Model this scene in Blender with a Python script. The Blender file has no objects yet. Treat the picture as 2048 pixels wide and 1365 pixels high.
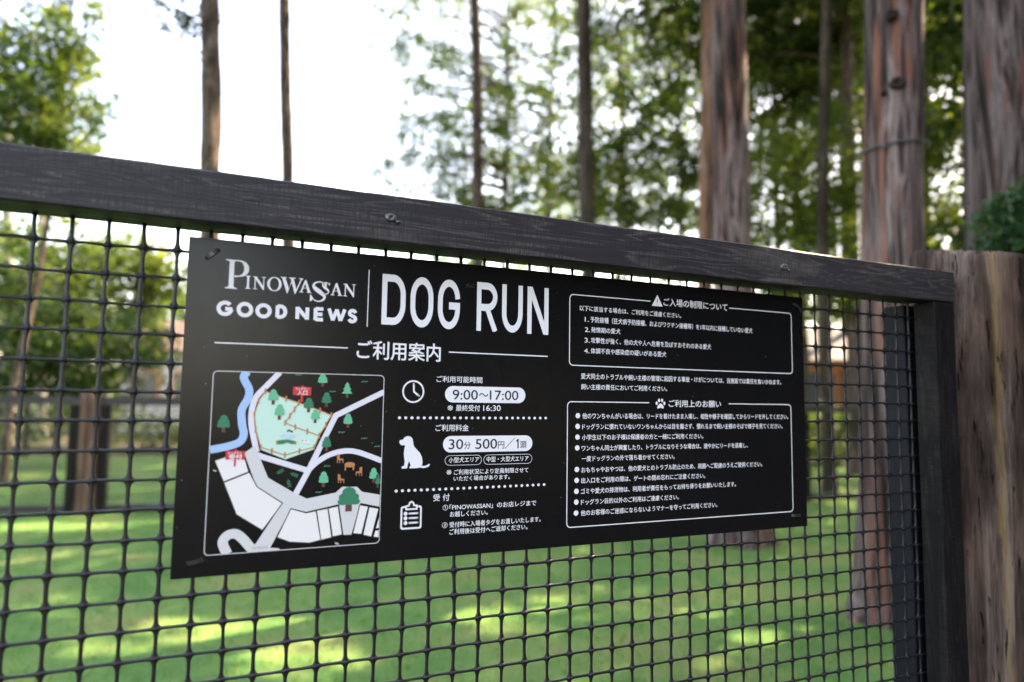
import bpy, bmesh, math, random
import numpy as np
from mathutils import Vector, Matrix, noise
from mathutils.geometry import tessellate_polygon

R = math.radians
scene = bpy.context.scene
COL = scene.collection
E = 1.2                                   # eye height above the lawn, metres

# ---------------------------------------------------------------- camera
FPX, CX, CY = 1365.0, 1024.0, 682.5       # 24 mm lens on a full frame, in photo pixels
VH = Vector((0.91214781, 0.04815687, 0.40702248))    # along the fence (camera axes: right, down, forward)
VV = Vector((0.01393585, -0.99614324, 0.08662811))   # straight up
VN = Vector((-0.40962443, 0.07334544, 0.90930098))   # away through the fence
cam_d = bpy.data.cameras.new("camera")
cam = bpy.data.objects.new("camera", cam_d)
COL.objects.link(cam)
M = Matrix(((VH.x, -VH.y, -VH.z), (VN.x, -VN.y, -VN.z), (VV.x, -VV.y, -VV.z))).to_4x4()
M.translation = Vector((0, 0, E))
cam.matrix_world = M
cam_d.sensor_width = 36.0
cam_d.lens = 24.0
cam_d.clip_start = 0.02
cam_d.clip_end = 1500
cam_d.dof.use_dof = True
cam_d.dof.focus_distance = 1.13
cam_d.dof.aperture_fstop = 1.95
scene.camera = cam

# ---------------------------------------------------------------- sky, sun, exposure
SUN_AZ, SUN_EL = 78.0, 46.0               # azimuth from +Y (away) towards +X (right)
world = bpy.data.worlds.new("World")
scene.world = world
world.use_nodes = True
wn = world.node_tree.nodes
sky = wn.new("ShaderNodeTexSky")
sky.sky_type = 'NISHITA'
sky.sun_disc = False
sky.sun_elevation = R(SUN_EL)
sky.sun_rotation = R(SUN_AZ)
sky.dust_density = 2.0
sky.air_density = 1.2
sky.ozone_density = 1.2
wn["Background"].inputs[1].default_value = 0.15
hz = wn.new("ShaderNodeHueSaturation")      # thin summer haze: a paler blue
hz.inputs["Saturation"].default_value = 0.9
world.node_tree.links.new(sky.outputs[0], hz.inputs["Color"])
world.node_tree.links.new(hz.outputs[0], wn["Background"].inputs[0])
sun_d = bpy.data.lights.new("sun", 'SUN')
sun_d.energy = 4.2
sun_d.angle = R(0.5)
sun_d.color = (1.0, 0.90, 0.72)
sun = bpy.data.objects.new("sun", sun_d)
COL.objects.link(sun)
sd = Vector((math.sin(R(SUN_AZ)) * math.cos(R(SUN_EL)), math.cos(R(SUN_AZ)) * math.cos(R(SUN_EL)), math.sin(R(SUN_EL))))
sun.rotation_euler = sd.to_track_quat('Z', 'Y').to_euler()
scene.view_settings.view_transform = 'Standard'
scene.view_settings.look = 'None'
scene.view_settings.gamma = 1.0
scene.view_settings.exposure = 2.97
scene.view_settings.use_white_balance = True       # camera set for open shade
scene.view_settings.white_balance_temperature = 7900
scene.view_settings.white_balance_tint = 17
scene.render.engine = 'CYCLES'
scene.cycles.use_denoising = True
scene.cycles.max_bounces = 8
scene.cycles.transparent_max_bounces = 4

# ---------------------------------------------------------------- helpers
def ray(px, py):
    c = Vector(((px - CX) / FPX, (py - CY) / FPX, 1.0))
    return Vector((c.dot(VH), c.dot(VN), c.dot(VV)))
def at(px, py, depth):                    # point seen at a pixel, at a depth along the lens axis
    return ray(px, py) * depth + Vector((0, 0, E))
def on_y(px, py, y):
    r = ray(px, py); return r * (y / r.y) + Vector((0, 0, E))
def ground_at(px, depth):
    p = at(px, 801 + 0.0148 * (px - CX), depth); p.z = 0; return p

def link(name, me, parent=None, origin=None):
    o = bpy.data.objects.new(name, me)
    COL.objects.link(o)
    if parent is not None: o.parent = parent
    elif origin is not None: o.location = origin
    return o
def root_origin(parent):
    while parent.parent is not None: parent = parent.parent
    return Vector(parent.location)
def obj(name, vf, mat, parent=None, origin=(0, 0, 0), smooth=False):
    v, f = vf
    org = root_origin(parent) if parent is not None else Vector(origin)
    me = bpy.data.meshes.new(name)
    me.from_pydata([(p[0] - org.x, p[1] - org.y, p[2] - org.z) for p in v], [], f)
    if smooth: me.polygons.foreach_set("use_smooth", [True] * len(me.polygons))
    me.materials.append(mat)
    me.update()
    return link(name, me, parent, org)
def tag(o, label=None, cat=None, group=None, kind=None):
    if label: o["label"] = label
    if cat: o["category"] = cat
    if group: o["group"] = group
    if kind: o["kind"] = kind
    return o
def thing(name, loc, label, cat, group=None):
    o = bpy.data.objects.new(name, None)
    COL.objects.link(o); o.location = loc; o.empty_display_size = 0.1
    return tag(o, label, cat, group)
def join(*vfs):
    V, F = [], []
    for v, f in vfs:
        n = len(V); V += list(v); F += [tuple(i + n for i in q) for q in f]
    return V, F

def tube(pts, rad, seg=8, caps=True, squash=1.0):
    """swept round tube; rad is a number or a list"""
    pts = [Vector(p) for p in pts]; n = len(pts)
    if not isinstance(rad, (list, tuple)): rad = [rad] * n
    V, F = [], []
    ref = None
    for i, p in enumerate(pts):
        t = (pts[min(i + 1, n - 1)] - pts[max(i - 1, 0)]).normalized()
        if ref is None: ref = Vector((0, 1, 0)) if abs(t.y) < 0.9 else Vector((1, 0, 0))
        a = (ref - t * ref.dot(t)).normalized(); ref = a
        b = t.cross(a)
        for k in range(seg):
            th = 2 * math.pi * k / seg
            V.append(p + a * (math.cos(th) * rad[i] * squash) + b * (math.sin(th) * rad[i]))
    for i in range(n - 1):
        for k in range(seg):
            k2 = (k + 1) % seg
            F.append((i * seg + k, i * seg + k2, (i + 1) * seg + k2, (i + 1) * seg + k))
    if caps:
        F.append(tuple(range(seg - 1, -1, -1))); F.append(tuple(range((n - 1) * seg, n * seg)))
    return V, F

def board(lo, hi, axis, nseg=60, bev=0.003, rough=0.0006, seed=0):
    """sawn board: bevelled box, long axis cut into pieces with slightly uneven arrises"""
    lo, hi = Vector(lo), Vector(hi)
    ax = {'x': 0, 'y': 1, 'z': 2}[axis]
    b, c = [i for i in range(3) if i != ax]
    prof = [(lo[b] + bev, lo[c]), (hi[b] - bev, lo[c]), (hi[b], lo[c] + bev), (hi[b], hi[c] - bev),
            (hi[b] - bev, hi[c]), (lo[b] + bev, hi[c]), (lo[b], hi[c] - bev), (lo[b], lo[c] + bev)]
    V, F = [], []
    for i in range(nseg + 1):
        t = lo[ax] + (hi[ax] - lo[ax]) * i / nseg
        for k, (pb, pc) in enumerate(prof):
            q = [0, 0, 0]; q[ax] = t
            nz = noise.noise_vector(Vector((t * 30 + seed, k // 2 * 7.3, seed * 1.7)))
            nz2 = noise.noise_vector(Vector((t * 6 + seed, k // 2 * 3.1, seed * 2.7)))
            q[b] = pb + nz.x * rough + nz2.x * rough * 1.5
            q[c] = pc + nz.y * rough + nz2.y * rough * 1.5
            V.append(tuple(q))
    m = len(prof)
    for i in range(nseg):
        for k in range(m):
            k2 = (k + 1) % m
            F.append((i * m + k, i * m + k2, (i + 1) * m + k2, (i + 1) * m + k))
    F.append(tuple(range(m - 1, -1, -1))); F.append(tuple(range(nseg * m, nseg * m + m)))
    return V, F

SUN_DIR = np.array(sd)
BEAMS = []                                 # openings in the high canopy: (point the beam reaches, radius)
def beam_ground(x0, x1, y, r, n):
    for i in range(n):
        px = x0 + (x1 - x0) * (i + .5) / n
        rr_ = ray(px, y); p = rr_ * (-E / rr_.z) + Vector((0, 0, E)); BEAMS.append((np.array(p), r * 1.6 * (0.8 + 0.4 * ((i * 37) % 10) / 10)))
beam_ground(1130, 1440, 1203, 0.20, 5); beam_ground(220, 560, 1272, 0.17, 6); beam_ground(-40, 130, 1215, 0.16, 3)
beam_ground(-60, 150, 955, 0.75, 3); beam_ground(215, 345, 945, 0.7, 2); beam_ground(0, 340, 1045, 0.30, 4); beam_ground(1470, 1680, 1290, 0.15, 4)
beam_ground(1230, 1330, 1082, 0.35, 2); beam_ground(930, 1040, 1240, 0.12, 2); beam_ground(60, 200, 1120, 0.20, 2); beam_ground(500, 700, 1330, 0.12, 3); beam_ground(1690, 1790, 1335, 0.15, 2)
for px_, py_, d_, r_ in ((1496, 210, 5.95, .16), (1830, 30, 3.9, .14), (1418, 390, 9.9, .2), (440, 280, 8.9, .25), (960, 330, 13.9, .5), (1185, 300, 11.9, .3), (1620, 380, 11, .9), (1570, 500, 11, .7), (1690, 440, 11, .6),
        (1890, 300, 10.5, .9), (1870, 560, 12, .8), (1290, 150, 15, 1.3), (1600, 60, 14, 1.8), (90, 150, 9, 1.0), (60, 560, 13, 1.0), (250, 570, 16, 1.2), (190, 700, 12, .6), (1010, 200, 17, 2.0), (1660, 650, 12.5, .6), (1890, 60, 10.5, .8), (2060, 440, 3.3, .12)):
    BEAMS.append((np.array(at(px_, py_, d_)), r_))
def lets_sun_through(p, rg):
    out = np.zeros(len(p), bool)
    for q, r in BEAMS:
        d = p - q; t = d @ SUN_DIR
        dist = np.linalg.norm(d - t[:, None] * SUN_DIR, axis=1)
        out |= (t > r) & (dist < r * rg.uniform(0.75, 1.2, len(p)))
    return out

# ---------------------------------------------------------------- materials
def new_mat(name, rough=0.6, col=(0.5, 0.5, 0.5), spec=0.5):
    m = bpy.data.materials.new(name); m.use_nodes = True
    b = m.node_tree.nodes["Principled BSDF"]
    b.inputs["Base Color"].default_value = (*col, 1)
    b.inputs["Roughness"].default_value = rough
    b.inputs["Specular IOR Level"].default_value = spec
    return m, m.node_tree, b
def N(nt, kind, **kw):
    n = nt.nodes.new(kind)
    for k, v in kw.items(): setattr(n, k, v)
    return n
def coords(nt, scale, rot=(0, 0, 0), what="Object"):
    tc = N(nt, "ShaderNodeTexCoord"); mp = N(nt, "ShaderNodeMapping")
    mp.inputs["Scale"].default_value = scale; mp.inputs["Rotation"].default_value = rot
    nt.links.new(tc.outputs[what], mp.inputs[0]); return mp.outputs[0]
def noise_tex(nt, vec, scale, detail=4, rough=0.55, dist=0.0):
    n = N(nt, "ShaderNodeTexNoise")
    n.inputs["Scale"].default_value = scale; n.inputs["Detail"].default_value = detail
    n.inputs["Roughness"].default_value = rough; n.inputs["Distortion"].default_value = dist
    nt.links.new(vec, n.inputs["Vector"]); return n.outputs[0]
def ramp(nt, fac, stops, interp='LINEAR'):
    r = N(nt, "ShaderNodeValToRGB"); cr = r.color_ramp; cr.interpolation = interp
    while len(cr.elements) < len(stops): cr.elements.new(0.5)
    for e, (p, c) in zip(cr.elements, stops):
        e.position = p; e.color = (*c, 1) if len(c) == 3 else c
    nt.links.new(fac, r.inputs[0]); return r.outputs[0]
def mix(nt, fac, a, b, mode='MIX'):
    m = N(nt, "ShaderNodeMix", data_type='RGBA', blend_type=mode)
    for s, v in ((m.inputs[0], fac), (m.inputs[6], a), (m.inputs[7], b)):
        if hasattr(v, "default_value") or hasattr(v, "links"): nt.links.new(v, s)
        elif isinstance(v, (int, float)): s.default_value = v
        else: s.default_value = (*v, 1)
    return m.outputs[2]
def bump(nt, b, h, strength=0.3, dist=0.01):
    n = N(nt, "ShaderNodeBump"); n.inputs["Strength"].default_value = strength; n.inputs["Distance"].default_value = dist
    nt.links.new(h, n.inputs["Height"]); nt.links.new(n.outputs[0], b.inputs["Normal"])

def stained_wood(name, axis, dark=(0.021, 0.019, 0.0215), light=(0.135, 0.118, 0.105), spec=0.22):
    """black-stained sawn timber, grain along one axis, stain worn thin in places"""
    m, nt, b = new_mat(name, 0.5, spec=spec)
    s = {'x': (1.6, 26, 26), 'z': (26, 26, 1.6)}[axis]
    v = coords(nt, s)
    big = noise_tex(nt, v, 1.0, 3, 0.5, 0.6)
    wv = N(nt, "ShaderNodeMath", operation='MULTIPLY'); wv.inputs[1].default_value = 16.0; nt.links.new(big, wv.inputs[0])
    fr = N(nt, "ShaderNodeMath", operation='FRACT'); nt.links.new(wv.outputs[0], fr.inputs[0])
    ring = ramp(nt, fr.outputs[0], [(0.0, (0, 0, 0)), (0.55, (0.1, 0.1, 0.1)), (0.82, (0.85, 0.85, 0.85)), (0.93, (0.2, 0.2, 0.2)), (1, (0, 0, 0))])
    s2 = {'x': (8, 260, 260), 'z': (260, 260, 8)}[axis]
    fine = noise_tex(nt, coords(nt, s2), 1.0, 3, 0.6)
    s3 = {'x': (420, 40, 40), 'z': (40, 40, 420)}[axis]
    saw = noise_tex(nt, coords(nt, s3), 1.0, 2, 0.5)
    wear = ramp(nt, noise_tex(nt, coords(nt, {'x': (3.0, 14, 14), 'z': (14, 14, 3.0)}[axis]), 1.3, 3, 0.55), [(0.54, (0, 0, 0)), (0.66, (1, 1, 1))])
    f1 = mix(nt, 1.0, ring, ramp(nt, saw, [(0.35, (0.1, 0.1, 0.1)), (0.65, (1, 1, 1))]), 'MULTIPLY')
    f2 = mix(nt, 0.5, f1, mix(nt, 1.0, wear, ramp(nt, saw, [(0.3, (0.25, 0.25, 0.25)), (0.6, (1, 1, 1))]), 'MULTIPLY'), 'SCREEN')
    f3 = mix(nt, 1.0, f2, ramp(nt, fine, [(0.3, (0.35, 0.35, 0.35)), (0.7, (1, 1, 1))]), 'MULTIPLY')
    nt.links.new(mix(nt, f3, dark, light), b.inputs["Base Color"])
    nt.links.new(ramp(nt, fine, [(0.2, (0.38, 0.38, 0.38)), (0.8, (0.6, 0.6, 0.6))]), b.inputs["Roughness"])
    bump(nt, b, mix(nt, 0.5, f3, fine), 0.35, 0.002)
    return m
M_RAIL = stained_wood("black_stained_rail", 'x')
M_POST = stained_wood("black_stained_post", 'z', (0.0080, 0.0074, 0.0082), (0.036, 0.031, 0.028), 0.06)
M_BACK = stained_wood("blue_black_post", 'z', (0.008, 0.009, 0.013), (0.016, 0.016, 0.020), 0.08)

def bark(name, c_dark, c_mid, c_light, c_red, red=0.62, vs=0.9, fine=1.0):
    m, nt, b = new_mat(name, 0.85, spec=0.2)
    strip = noise_tex(nt, coords(nt, (17, 17, vs)), 1.0, 5, 0.6, 0.6)
    wide = noise_tex(nt, coords(nt, (7, 7, vs * .6)), 1.0, 3, 0.5, 0.3)
    fib = noise_tex(nt, coords(nt, (80 * fine, 80 * fine, 3.0)), 1.0, 4, 0.65)
    patch = noise_tex(nt, coords(nt, (24, 24, 0.9)), 1.0, 3, 0.5, 0.5)
    c = ramp(nt, strip, [(0.36, c_dark), (0.45, c_mid), (0.54, c_light), (0.60, c_mid), (0.68, c_dark)])
    c = mix(nt, 0.85, c, ramp(nt, wide, [(0.36, (0.38, 0.34, 0.33)), (0.60, (1.2, 1.2, 1.2))]), 'MULTIPLY')
    rd = ramp(nt, patch, [(red, (0, 0, 0)), (red + 0.09, (0.85, 0.85, 0.85))])
    c = mix(nt, rd, c, c_red)
    c = mix(nt, 0.7, c, ramp(nt, fib, [(0.3, (0.35, 0.35, 0.35)), (0.65, (1.1, 1.1, 1.1))]), 'MULTIPLY')
    nt.links.new(c, b.inputs["Base Color"])
    bump(nt, b, mix(nt, 0.5, strip, fib), 0.8, 0.02)
    return m
M_CYPRESS = bark("cypress_bark", (0.012, 0.008, 0.007), (0.066, 0.043, 0.038), (0.215, 0.165, 0.155), (0.20, 0.075, 0.045), 0.57)
M_PINE = bark("pine_bark", (0.020, 0.015, 0.012), (0.068, 0.048, 0.037), (0.15, 0.11, 0.083), (0.14, 0.093, 0.055), 0.58, 4.5)
M_REDBARK = bark("red_bark", (0.05, 0.03, 0.024), (0.17, 0.095, 0.07), (0.27, 0.16, 0.12), (0.26, 0.12, 0.07), 0.52)
M_DARKBARK = bark("dark_bark", (0.02, 0.015, 0.012), (0.05, 0.038, 0.03), (0.09, 0.07, 0.055), (0.07, 0.045, 0.03), 0.60, 2.0)

def leaf_mat(name, a, b_, c_, trans=0.45):
    m = bpy.data.materials.new(name); m.use_nodes = True; nt = m.node_tree
    bs = nt.nodes["Principled BSDF"]; out = nt.nodes["Material Output"]
    at_ = N(nt, "ShaderNodeAttribute"); at_.attribute_name = "tint"
    col = ramp(nt, at_.outputs["Fac"], [(0.0, a), (0.55, b_), (1.0, c_)])
    nt.links.new(col, bs.inputs["Base Color"]); bs.inputs["Roughness"].default_value = 0.55
    bs.inputs["Specular IOR Level"].default_value = 0.35
    tr = N(nt, "ShaderNodeBsdfTranslucent")
    tcol = mix(nt, 1.0, col, (1.25, 1.2, 0.55), 'MULTIPLY')
    nt.links.new(tcol, tr.inputs[0])
    mx = N(nt, "ShaderNodeMixShader"); mx.inputs[0].default_value = trans
    nt.links.new(bs.outputs[0], mx.inputs[1]); nt.links.new(tr.outputs[0], mx.inputs[2])
    nt.links.new(mx.outputs[0], out.inputs[0])
    return m
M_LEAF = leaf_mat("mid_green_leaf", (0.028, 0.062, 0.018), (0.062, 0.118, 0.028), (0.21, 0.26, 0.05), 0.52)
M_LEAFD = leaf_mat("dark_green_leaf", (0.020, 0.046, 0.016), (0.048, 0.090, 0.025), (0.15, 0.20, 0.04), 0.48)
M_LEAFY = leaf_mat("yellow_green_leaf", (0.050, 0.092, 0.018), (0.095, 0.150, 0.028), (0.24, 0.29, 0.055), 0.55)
M_CONIF = leaf_mat("conifer_green", (0.024, 0.046, 0.020), (0.042, 0.070, 0.025), (0.085, 0.105, 0.03), 0.35)
M_ADDED_LEAF = leaf_mat("blackish_added_leaf", (0.004, 0.008, 0.004), (0.007, 0.012, 0.005), (0.012, 0.018, 0.007), 0.12)  # near-black so the added trees behind the camera reflect dark in the board
M_IVY = leaf_mat("deep_green_spray", (0.012, 0.045, 0.014), (0.022, 0.075, 0.022), (0.05, 0.12, 0.03), 0.35)

def flat(name, col, rough=0.5, spec=0.5):
    return new_mat(name, rough, col, spec)[0]
M_NET, _nt, _b = new_mat("black_plastic_net", 0.40, (0.010, 0.0095, 0.011), 0.42)
bump(_nt, _b, noise_tex(_nt, coords(_nt, (300, 300, 300)), 1.0, 2), 0.15, 0.001)
M_PANEL, _nt, _b = new_mat("matt_black_panel", 0.21, (0.0058, 0.0056, 0.0059), 0.32)
_g = noise_tex(_nt, coords(_nt, (900, 900, 900)), 1.0, 2)
_w = noise_tex(_nt, coords(_nt, (5, 5, 7)), 1.0, 2)
bump(_nt, _b, mix(_nt, 0.12, _w, _g), 0.10, 0.004)
_nt.links.new(ramp(_nt, noise_tex(_nt, coords(_nt, (9, 9, 4)), 1.0, 5, 0.65), [(0.3, (0.19, 0.19, 0.19)), (0.7, (0.27, 0.27, 0.27))]), _b.inputs["Roughness"])
_d = noise_tex(_nt, coords(_nt, (160, 160, 160)), 1.0, 1)
_nt.links.new(mix(_nt, ramp(_nt, _d, [(0.775, (0, 0, 0)), (0.80, (1, 1, 1))]), (0.0062, 0.006, 0.0063), (0.10, 0.10, 0.10)), _b.inputs["Base Color"])
M_WHITE = flat("white_print", (0.80, 0.79, 0.80), 0.5, 0.3)
M_BLACKINK = flat("black_print", (0.014, 0.014, 0.015), 0.5, 0.3)
M_GREYROAD = flat("pale_grey_print", (0.63, 0.62, 0.61), 0.5, 0.3)
M_LILAC = flat("lilac_white_print", (0.72, 0.70, 0.75), 0.5, 0.3)
M_CREAM = flat("cream_print", (0.80, 0.76, 0.73), 0.5, 0.3)
M_RIVER = flat("sky_blue_print", (0.35, 0.53, 0.78), 0.5, 0.3)
M_MINT = flat("mint_print", (0.53, 0.76, 0.63), 0.5, 0.3)
M_TREEL = flat("light_green_print", (0.11, 0.47, 0.27), 0.5, 0.3)
M_TREED = flat("dark_green_print", (0.028, 0.20, 0.11), 0.5, 0.3)
M_BROWN = flat("brown_print", (0.13, 0.055, 0.045), 0.5, 0.3)
M_ORANGE = flat("orange_print", (0.52, 0.21, 0.085), 0.5, 0.3)
M_RED = flat("red_print", (0.62, 0.045, 0.055), 0.5, 0.3)
M_PALEBLUE = flat("pale_blue_print", (0.48, 0.66, 0.74), 0.5, 0.3)
M_GREYINK = flat("grey_print", (0.30, 0.30, 0.29), 0.5, 0.3)
M_SCUFF = flat("pale_scuff", (0.42, 0.42, 0.46), 0.6)
M_DUST = flat("grey_dust", (0.055, 0.055, 0.06), 0.8)
M_TIE = flat("black_nylon", (0.022, 0.022, 0.024), 0.32, 0.7)
M_BOLT = flat("blackened_steel", (0.05, 0.05, 0.055), 0.28, 0.8)

# ================================================================ THE SETTING
def sheet(name, x0, y0, x1, y1, z, mat, kind='structure'):
    o = obj(name, ([(x0, y0, z), (x1, y0, z), (x1, y1, z), (x0, y1, z)], [(0, 1, 2, 3)]), mat)
    return tag(o, kind=kind)
m, nt, b = new_mat("leaf_litter_earth", 0.95, spec=0.1)
v = coords(nt, (1, 1, 1))
c = ramp(nt, noise_tex(nt, v, 0.7, 6, 0.65), [(0.3, (0.020, 0.026, 0.012)), (0.52, (0.045, 0.042, 0.026)), (0.72, (0.11, 0.08, 0.055))])
nt.links.new(c, b.inputs["Base Color"])
sheet("ground", -400, -200, 400, 600, 0.0, m)
m, nt, b = new_mat("mown_lawn", 0.9, spec=0.15)
v = coords(nt, (1, 1, 1))
c = ramp(nt, noise_tex(nt, v, 1.6, 6, 0.7), [(0.3, (0.055, 0.145, 0.036)), (0.46, (0.090, 0.205, 0.052)), (0.57, (0.155, 0.235, 0.068)), (0.70, (0.215, 0.195, 0.085))])
c = mix(nt, 0.5, c, ramp(nt, noise_tex(nt, v, 60, 3, 0.6), [(0.3, (0.5, 0.5, 0.5)), (0.7, (1.3, 1.3, 1.2))]), 'MULTIPLY')
nt.links.new(c, b.inputs["Base Color"])
bump(nt, b, noise_tex(nt, v, 90, 3, 0.6), 0.8, 0.03)
M_LAWN = m
m, nt, b = new_mat("dark_added_ground", 0.95, spec=0.1)
nt.links.new(ramp(nt, noise_tex(nt, coords(nt, (1, 1, 1)), 45, 4, 0.7), [(0.3, (0.012, 0.011, 0.010)), (0.7, (0.045, 0.041, 0.037))]), b.inputs["Base Color"])
sheet("path", -22, -4.5, 26, 0.896, 0.004, m)  # unseen dark ground added before the fence to cut light bounced upward
# lawn: an uneven-edged sheet from the fence to the wood
lv = [(-22, 0.90, 0.004), (26, 0.90, 0.004)]
for i in range(41):
    x = 26 - 48 * i / 40
    lv.append((x, 15.2 - 0.22 * x + 0.7 * noise.noise(Vector((x * 0.4, 3.1, 0))) + (-3.4 if x > 6 else 0) * min(1, (x - 6) / 3 if x > 6 else 0), 0.004))
tag(obj("lawn", (lv, [tuple(range(len(lv)))]), M_LAWN), kind='structure')

M_BLADE = leaf_mat("grass_blade", (0.058, 0.155, 0.036), (0.098, 0.220, 0.054), (0.20, 0.25, 0.075), 0.4)
def mesh_np(name, V, F4, tint, mat):
    """mesh from numpy arrays; every face the same size, with a per-face tint"""
    me = bpy.data.meshes.new(name)
    nf, k = F4.shape
    me.vertices.add(len(V)); me.vertices.foreach_set("co", V.astype(np.float32).ravel())
    me.loops.add(nf * k); me.loops.foreach_set("vertex_index", F4.astype(np.int32).ravel())
    me.polygons.add(nf)
    me.polygons.foreach_set("loop_start", np.arange(0, nf * k, k, dtype=np.int32))
    a = me.attributes.new("tint", 'FLOAT', 'FACE'); a.data.foreach_set("value", tint.astype(np.float32))
    me.materials.append(mat); me.update(calc_edges=True)
    return me
rng = np.random.default_rng(5)
n = 90000
gx = rng.uniform(-4, 11, n); gy = 1.3 + 11.0 * rng.random(n) ** 1.5
h = rng.uniform(0.022, 0.05, n); th = rng.uniform(0, 2 * np.pi, n); w = rng.uniform(0.002, 0.0045, n)
lean = rng.normal(0, 0.018, (n, 2))
V = np.zeros((n, 3, 3))
V[:, 0] = np.c_[gx - np.cos(th) * w, gy - np.sin(th) * w, np.full(n, 0.003)]
V[:, 1] = np.c_[gx + np.cos(th) * w, gy + np.sin(th) * w, np.full(n, 0.003)]
V[:, 2] = np.c_[gx + lean[:, 0], gy + lean[:, 1], h]
tag(link("grass", mesh_np("grass", V.reshape(-1, 3), np.arange(3 * n).reshape(n, 3), rng.random(n), M_BLADE)),
    "short green mown grass of the dog run behind the net", "grass", kind='stuff')

# ================================================================ THE FENCE
FX0, FX1 = -1.30, 1.412                    # netting bay
fence = thing("mesh_fence", (0.1, 1.0, 0), "black timber framed fence with square plastic netting that carries the black notice board", "fence")
zt, zb = E + 0.2926, E + 0.2240            # top rail
obj("top_rail", board((FX0 - 0.07, 0.950, zb), (1.480, 0.9985, zt), 'x', 150, 0.0022, 0.0007, 1), M_RAIL, fence)
obj("back_rail", board((FX0 - 0.07, 1.0165, zb + 0.0115), (1.480, 1.066, zt - 0.003), 'x', 60, 0.002, 0.0005, 2), M_RAIL, fence)
obj("side_post", board((1.412, 0.951, 0.0), (1.478, 0.9985, zb - 0.0015), 'z', 80, 0.002, 0.0005, 3), M_POST, fence)
obj("back_post", board((1.406, 1.0165, 0.0), (1.474, 1.066, zb - 0.0015), 'z', 60, 0.002, 0.0005, 4), M_BACK, fence)
obj("side_post", board((FX0 - 0.068, 0.951, 0.0), (FX0, 0.9985, zb - 0.0015), 'z', 80, 0.002, 0.0005, 5), M_POST, fence)
obj("back_post", board((FX0 - 0.068, 1.0165, 0.0), (FX0, 1.066, zb - 0.0015), 'z', 60, 0.002, 0.0005, 6), M_POST, fence)
obj("bottom_rail", board((FX0 + 0.002, 0.952, 0.06), (1.410, 0.9985, 0.128), 'x', 60, 0.002, 0.0006, 7), M_RAIL, fence)

def netting(x0, nx, px_, z0, nz, pz, y, rnd):
    """extruded square net: strands that thicken into rounded knots where they cross"""
    V, F = [], []
    def node(i, k):
        j = noise.noise_vector(Vector((i * 0.37, k * 0.41, 2.2)))
        j2 = noise.noise_vector(Vector((i * 3.7, k * 4.1, 5.2)))
        return Vector((x0 + i * px_ + j.x * 0.0016 + j2.x * 0.0006, y + j.y * 0.0012, z0 + k * pz + j.z * 0.0014 + j2.z * 0.0006))
    def strand(a, b, hor):
        t = [0.0, 0.05, 0.09, 0.13, 0.18, 0.25, 0.36, 0.5, 0.64, 0.75, 0.82, 0.87, 0.91, 0.95, 1.0]
        if hor: w_ = [3.0, 2.95, 2.75, 2.45, 2.15, 1.95, 1.85, 1.8]      # half width in the plane of the net, mm
        else:   w_ = [6.2, 5.6, 4.5, 3.55, 2.9, 2.45, 2.3, 2.25]
        rw = w_ + w_[-2::-1]
        d_ = [2.3, 2.2, 2.05, 1.95, 1.85, 1.8, 1.8, 1.8] if hor else [1.2, 1.25, 1.3, 1.35, 1.4, 1.4, 1.4, 1.4]
        rd = d_ + d_[-2::-1]
        kk = 1.12
        d = (b - a); side = Vector((0, 0, 1)) if hor else Vector((1, 0, 0))
        s = rnd.uniform(0.92, 1.1); off = rnd.uniform(-0.0007, 0.0007)
        n0 = len(V); seg = 8
        for i, tt in enumerate(t):
            p = a + d * tt + side * (off * math.sin(math.pi * tt))
            for k in range(seg):
                th = 2 * math.pi * (k + 0.5) / seg
                V.append(p + side * (math.cos(th) * rw[i] * kk * s * 0.001) + Vector((0, 1, 0)) * (math.sin(th) * rd[i] * 0.001 * (1.18 if hor else 1.0)))
        for i in range(len(t) - 1):
            for k in range(seg):
                k2 = (k + 1) % seg
                F.append((n0 + i * seg + k, n0 + i * seg + k2, n0 + (i + 1) * seg + k2, n0 + (i + 1) * seg + k))
    for i in range(nx):
        for k in range(nz):
            if i < nx - 1: strand(node(i, k), node(i + 1, k), True)
            if k < nz - 1: strand(node(i, k), node(i, k + 1), False)
            c = node(i, k); n0 = len(V); s = rnd.uniform(0.85, 1.15)         # the knot
            for q in range(1, 6):
                for w in range(10):
                    ph, th = math.pi * q / 6, 2 * math.pi * w / 10
                    V.append(c + Vector((math.sin(ph) * math.cos(th) * 0.0050 * s, -0.0009 - math.cos(ph) * 0.0030 * s, math.sin(ph) * math.sin(th) * 0.0030 * s)))
            F.append(tuple(n0 + w for w in range(9, -1, -1)))
            for q in range(4):
                for w in range(10):
                    w2 = (w + 1) % 10; F.append((n0 + q * 10 + w, n0 + q * 10 + w2, n0 + q * 10 + 10 + w2, n0 + q * 10 + 10 + w))
            F.append(tuple(n0 + 40 + w for w in range(10)))
    return V, F
s_ = 1.0078
i0 = 27                                     # nodes left of the measured one
obj("netting", netting((-0.2026 - i0 * 0.0400) * s_, i0 + 42, 0.0400 * s_, E + (0.0047 - 29 * 0.0374) * s_, 29 + 7, 0.0374 * s_, 1.0078, random.Random(3)), M_NET, fence, smooth=True)

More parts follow.
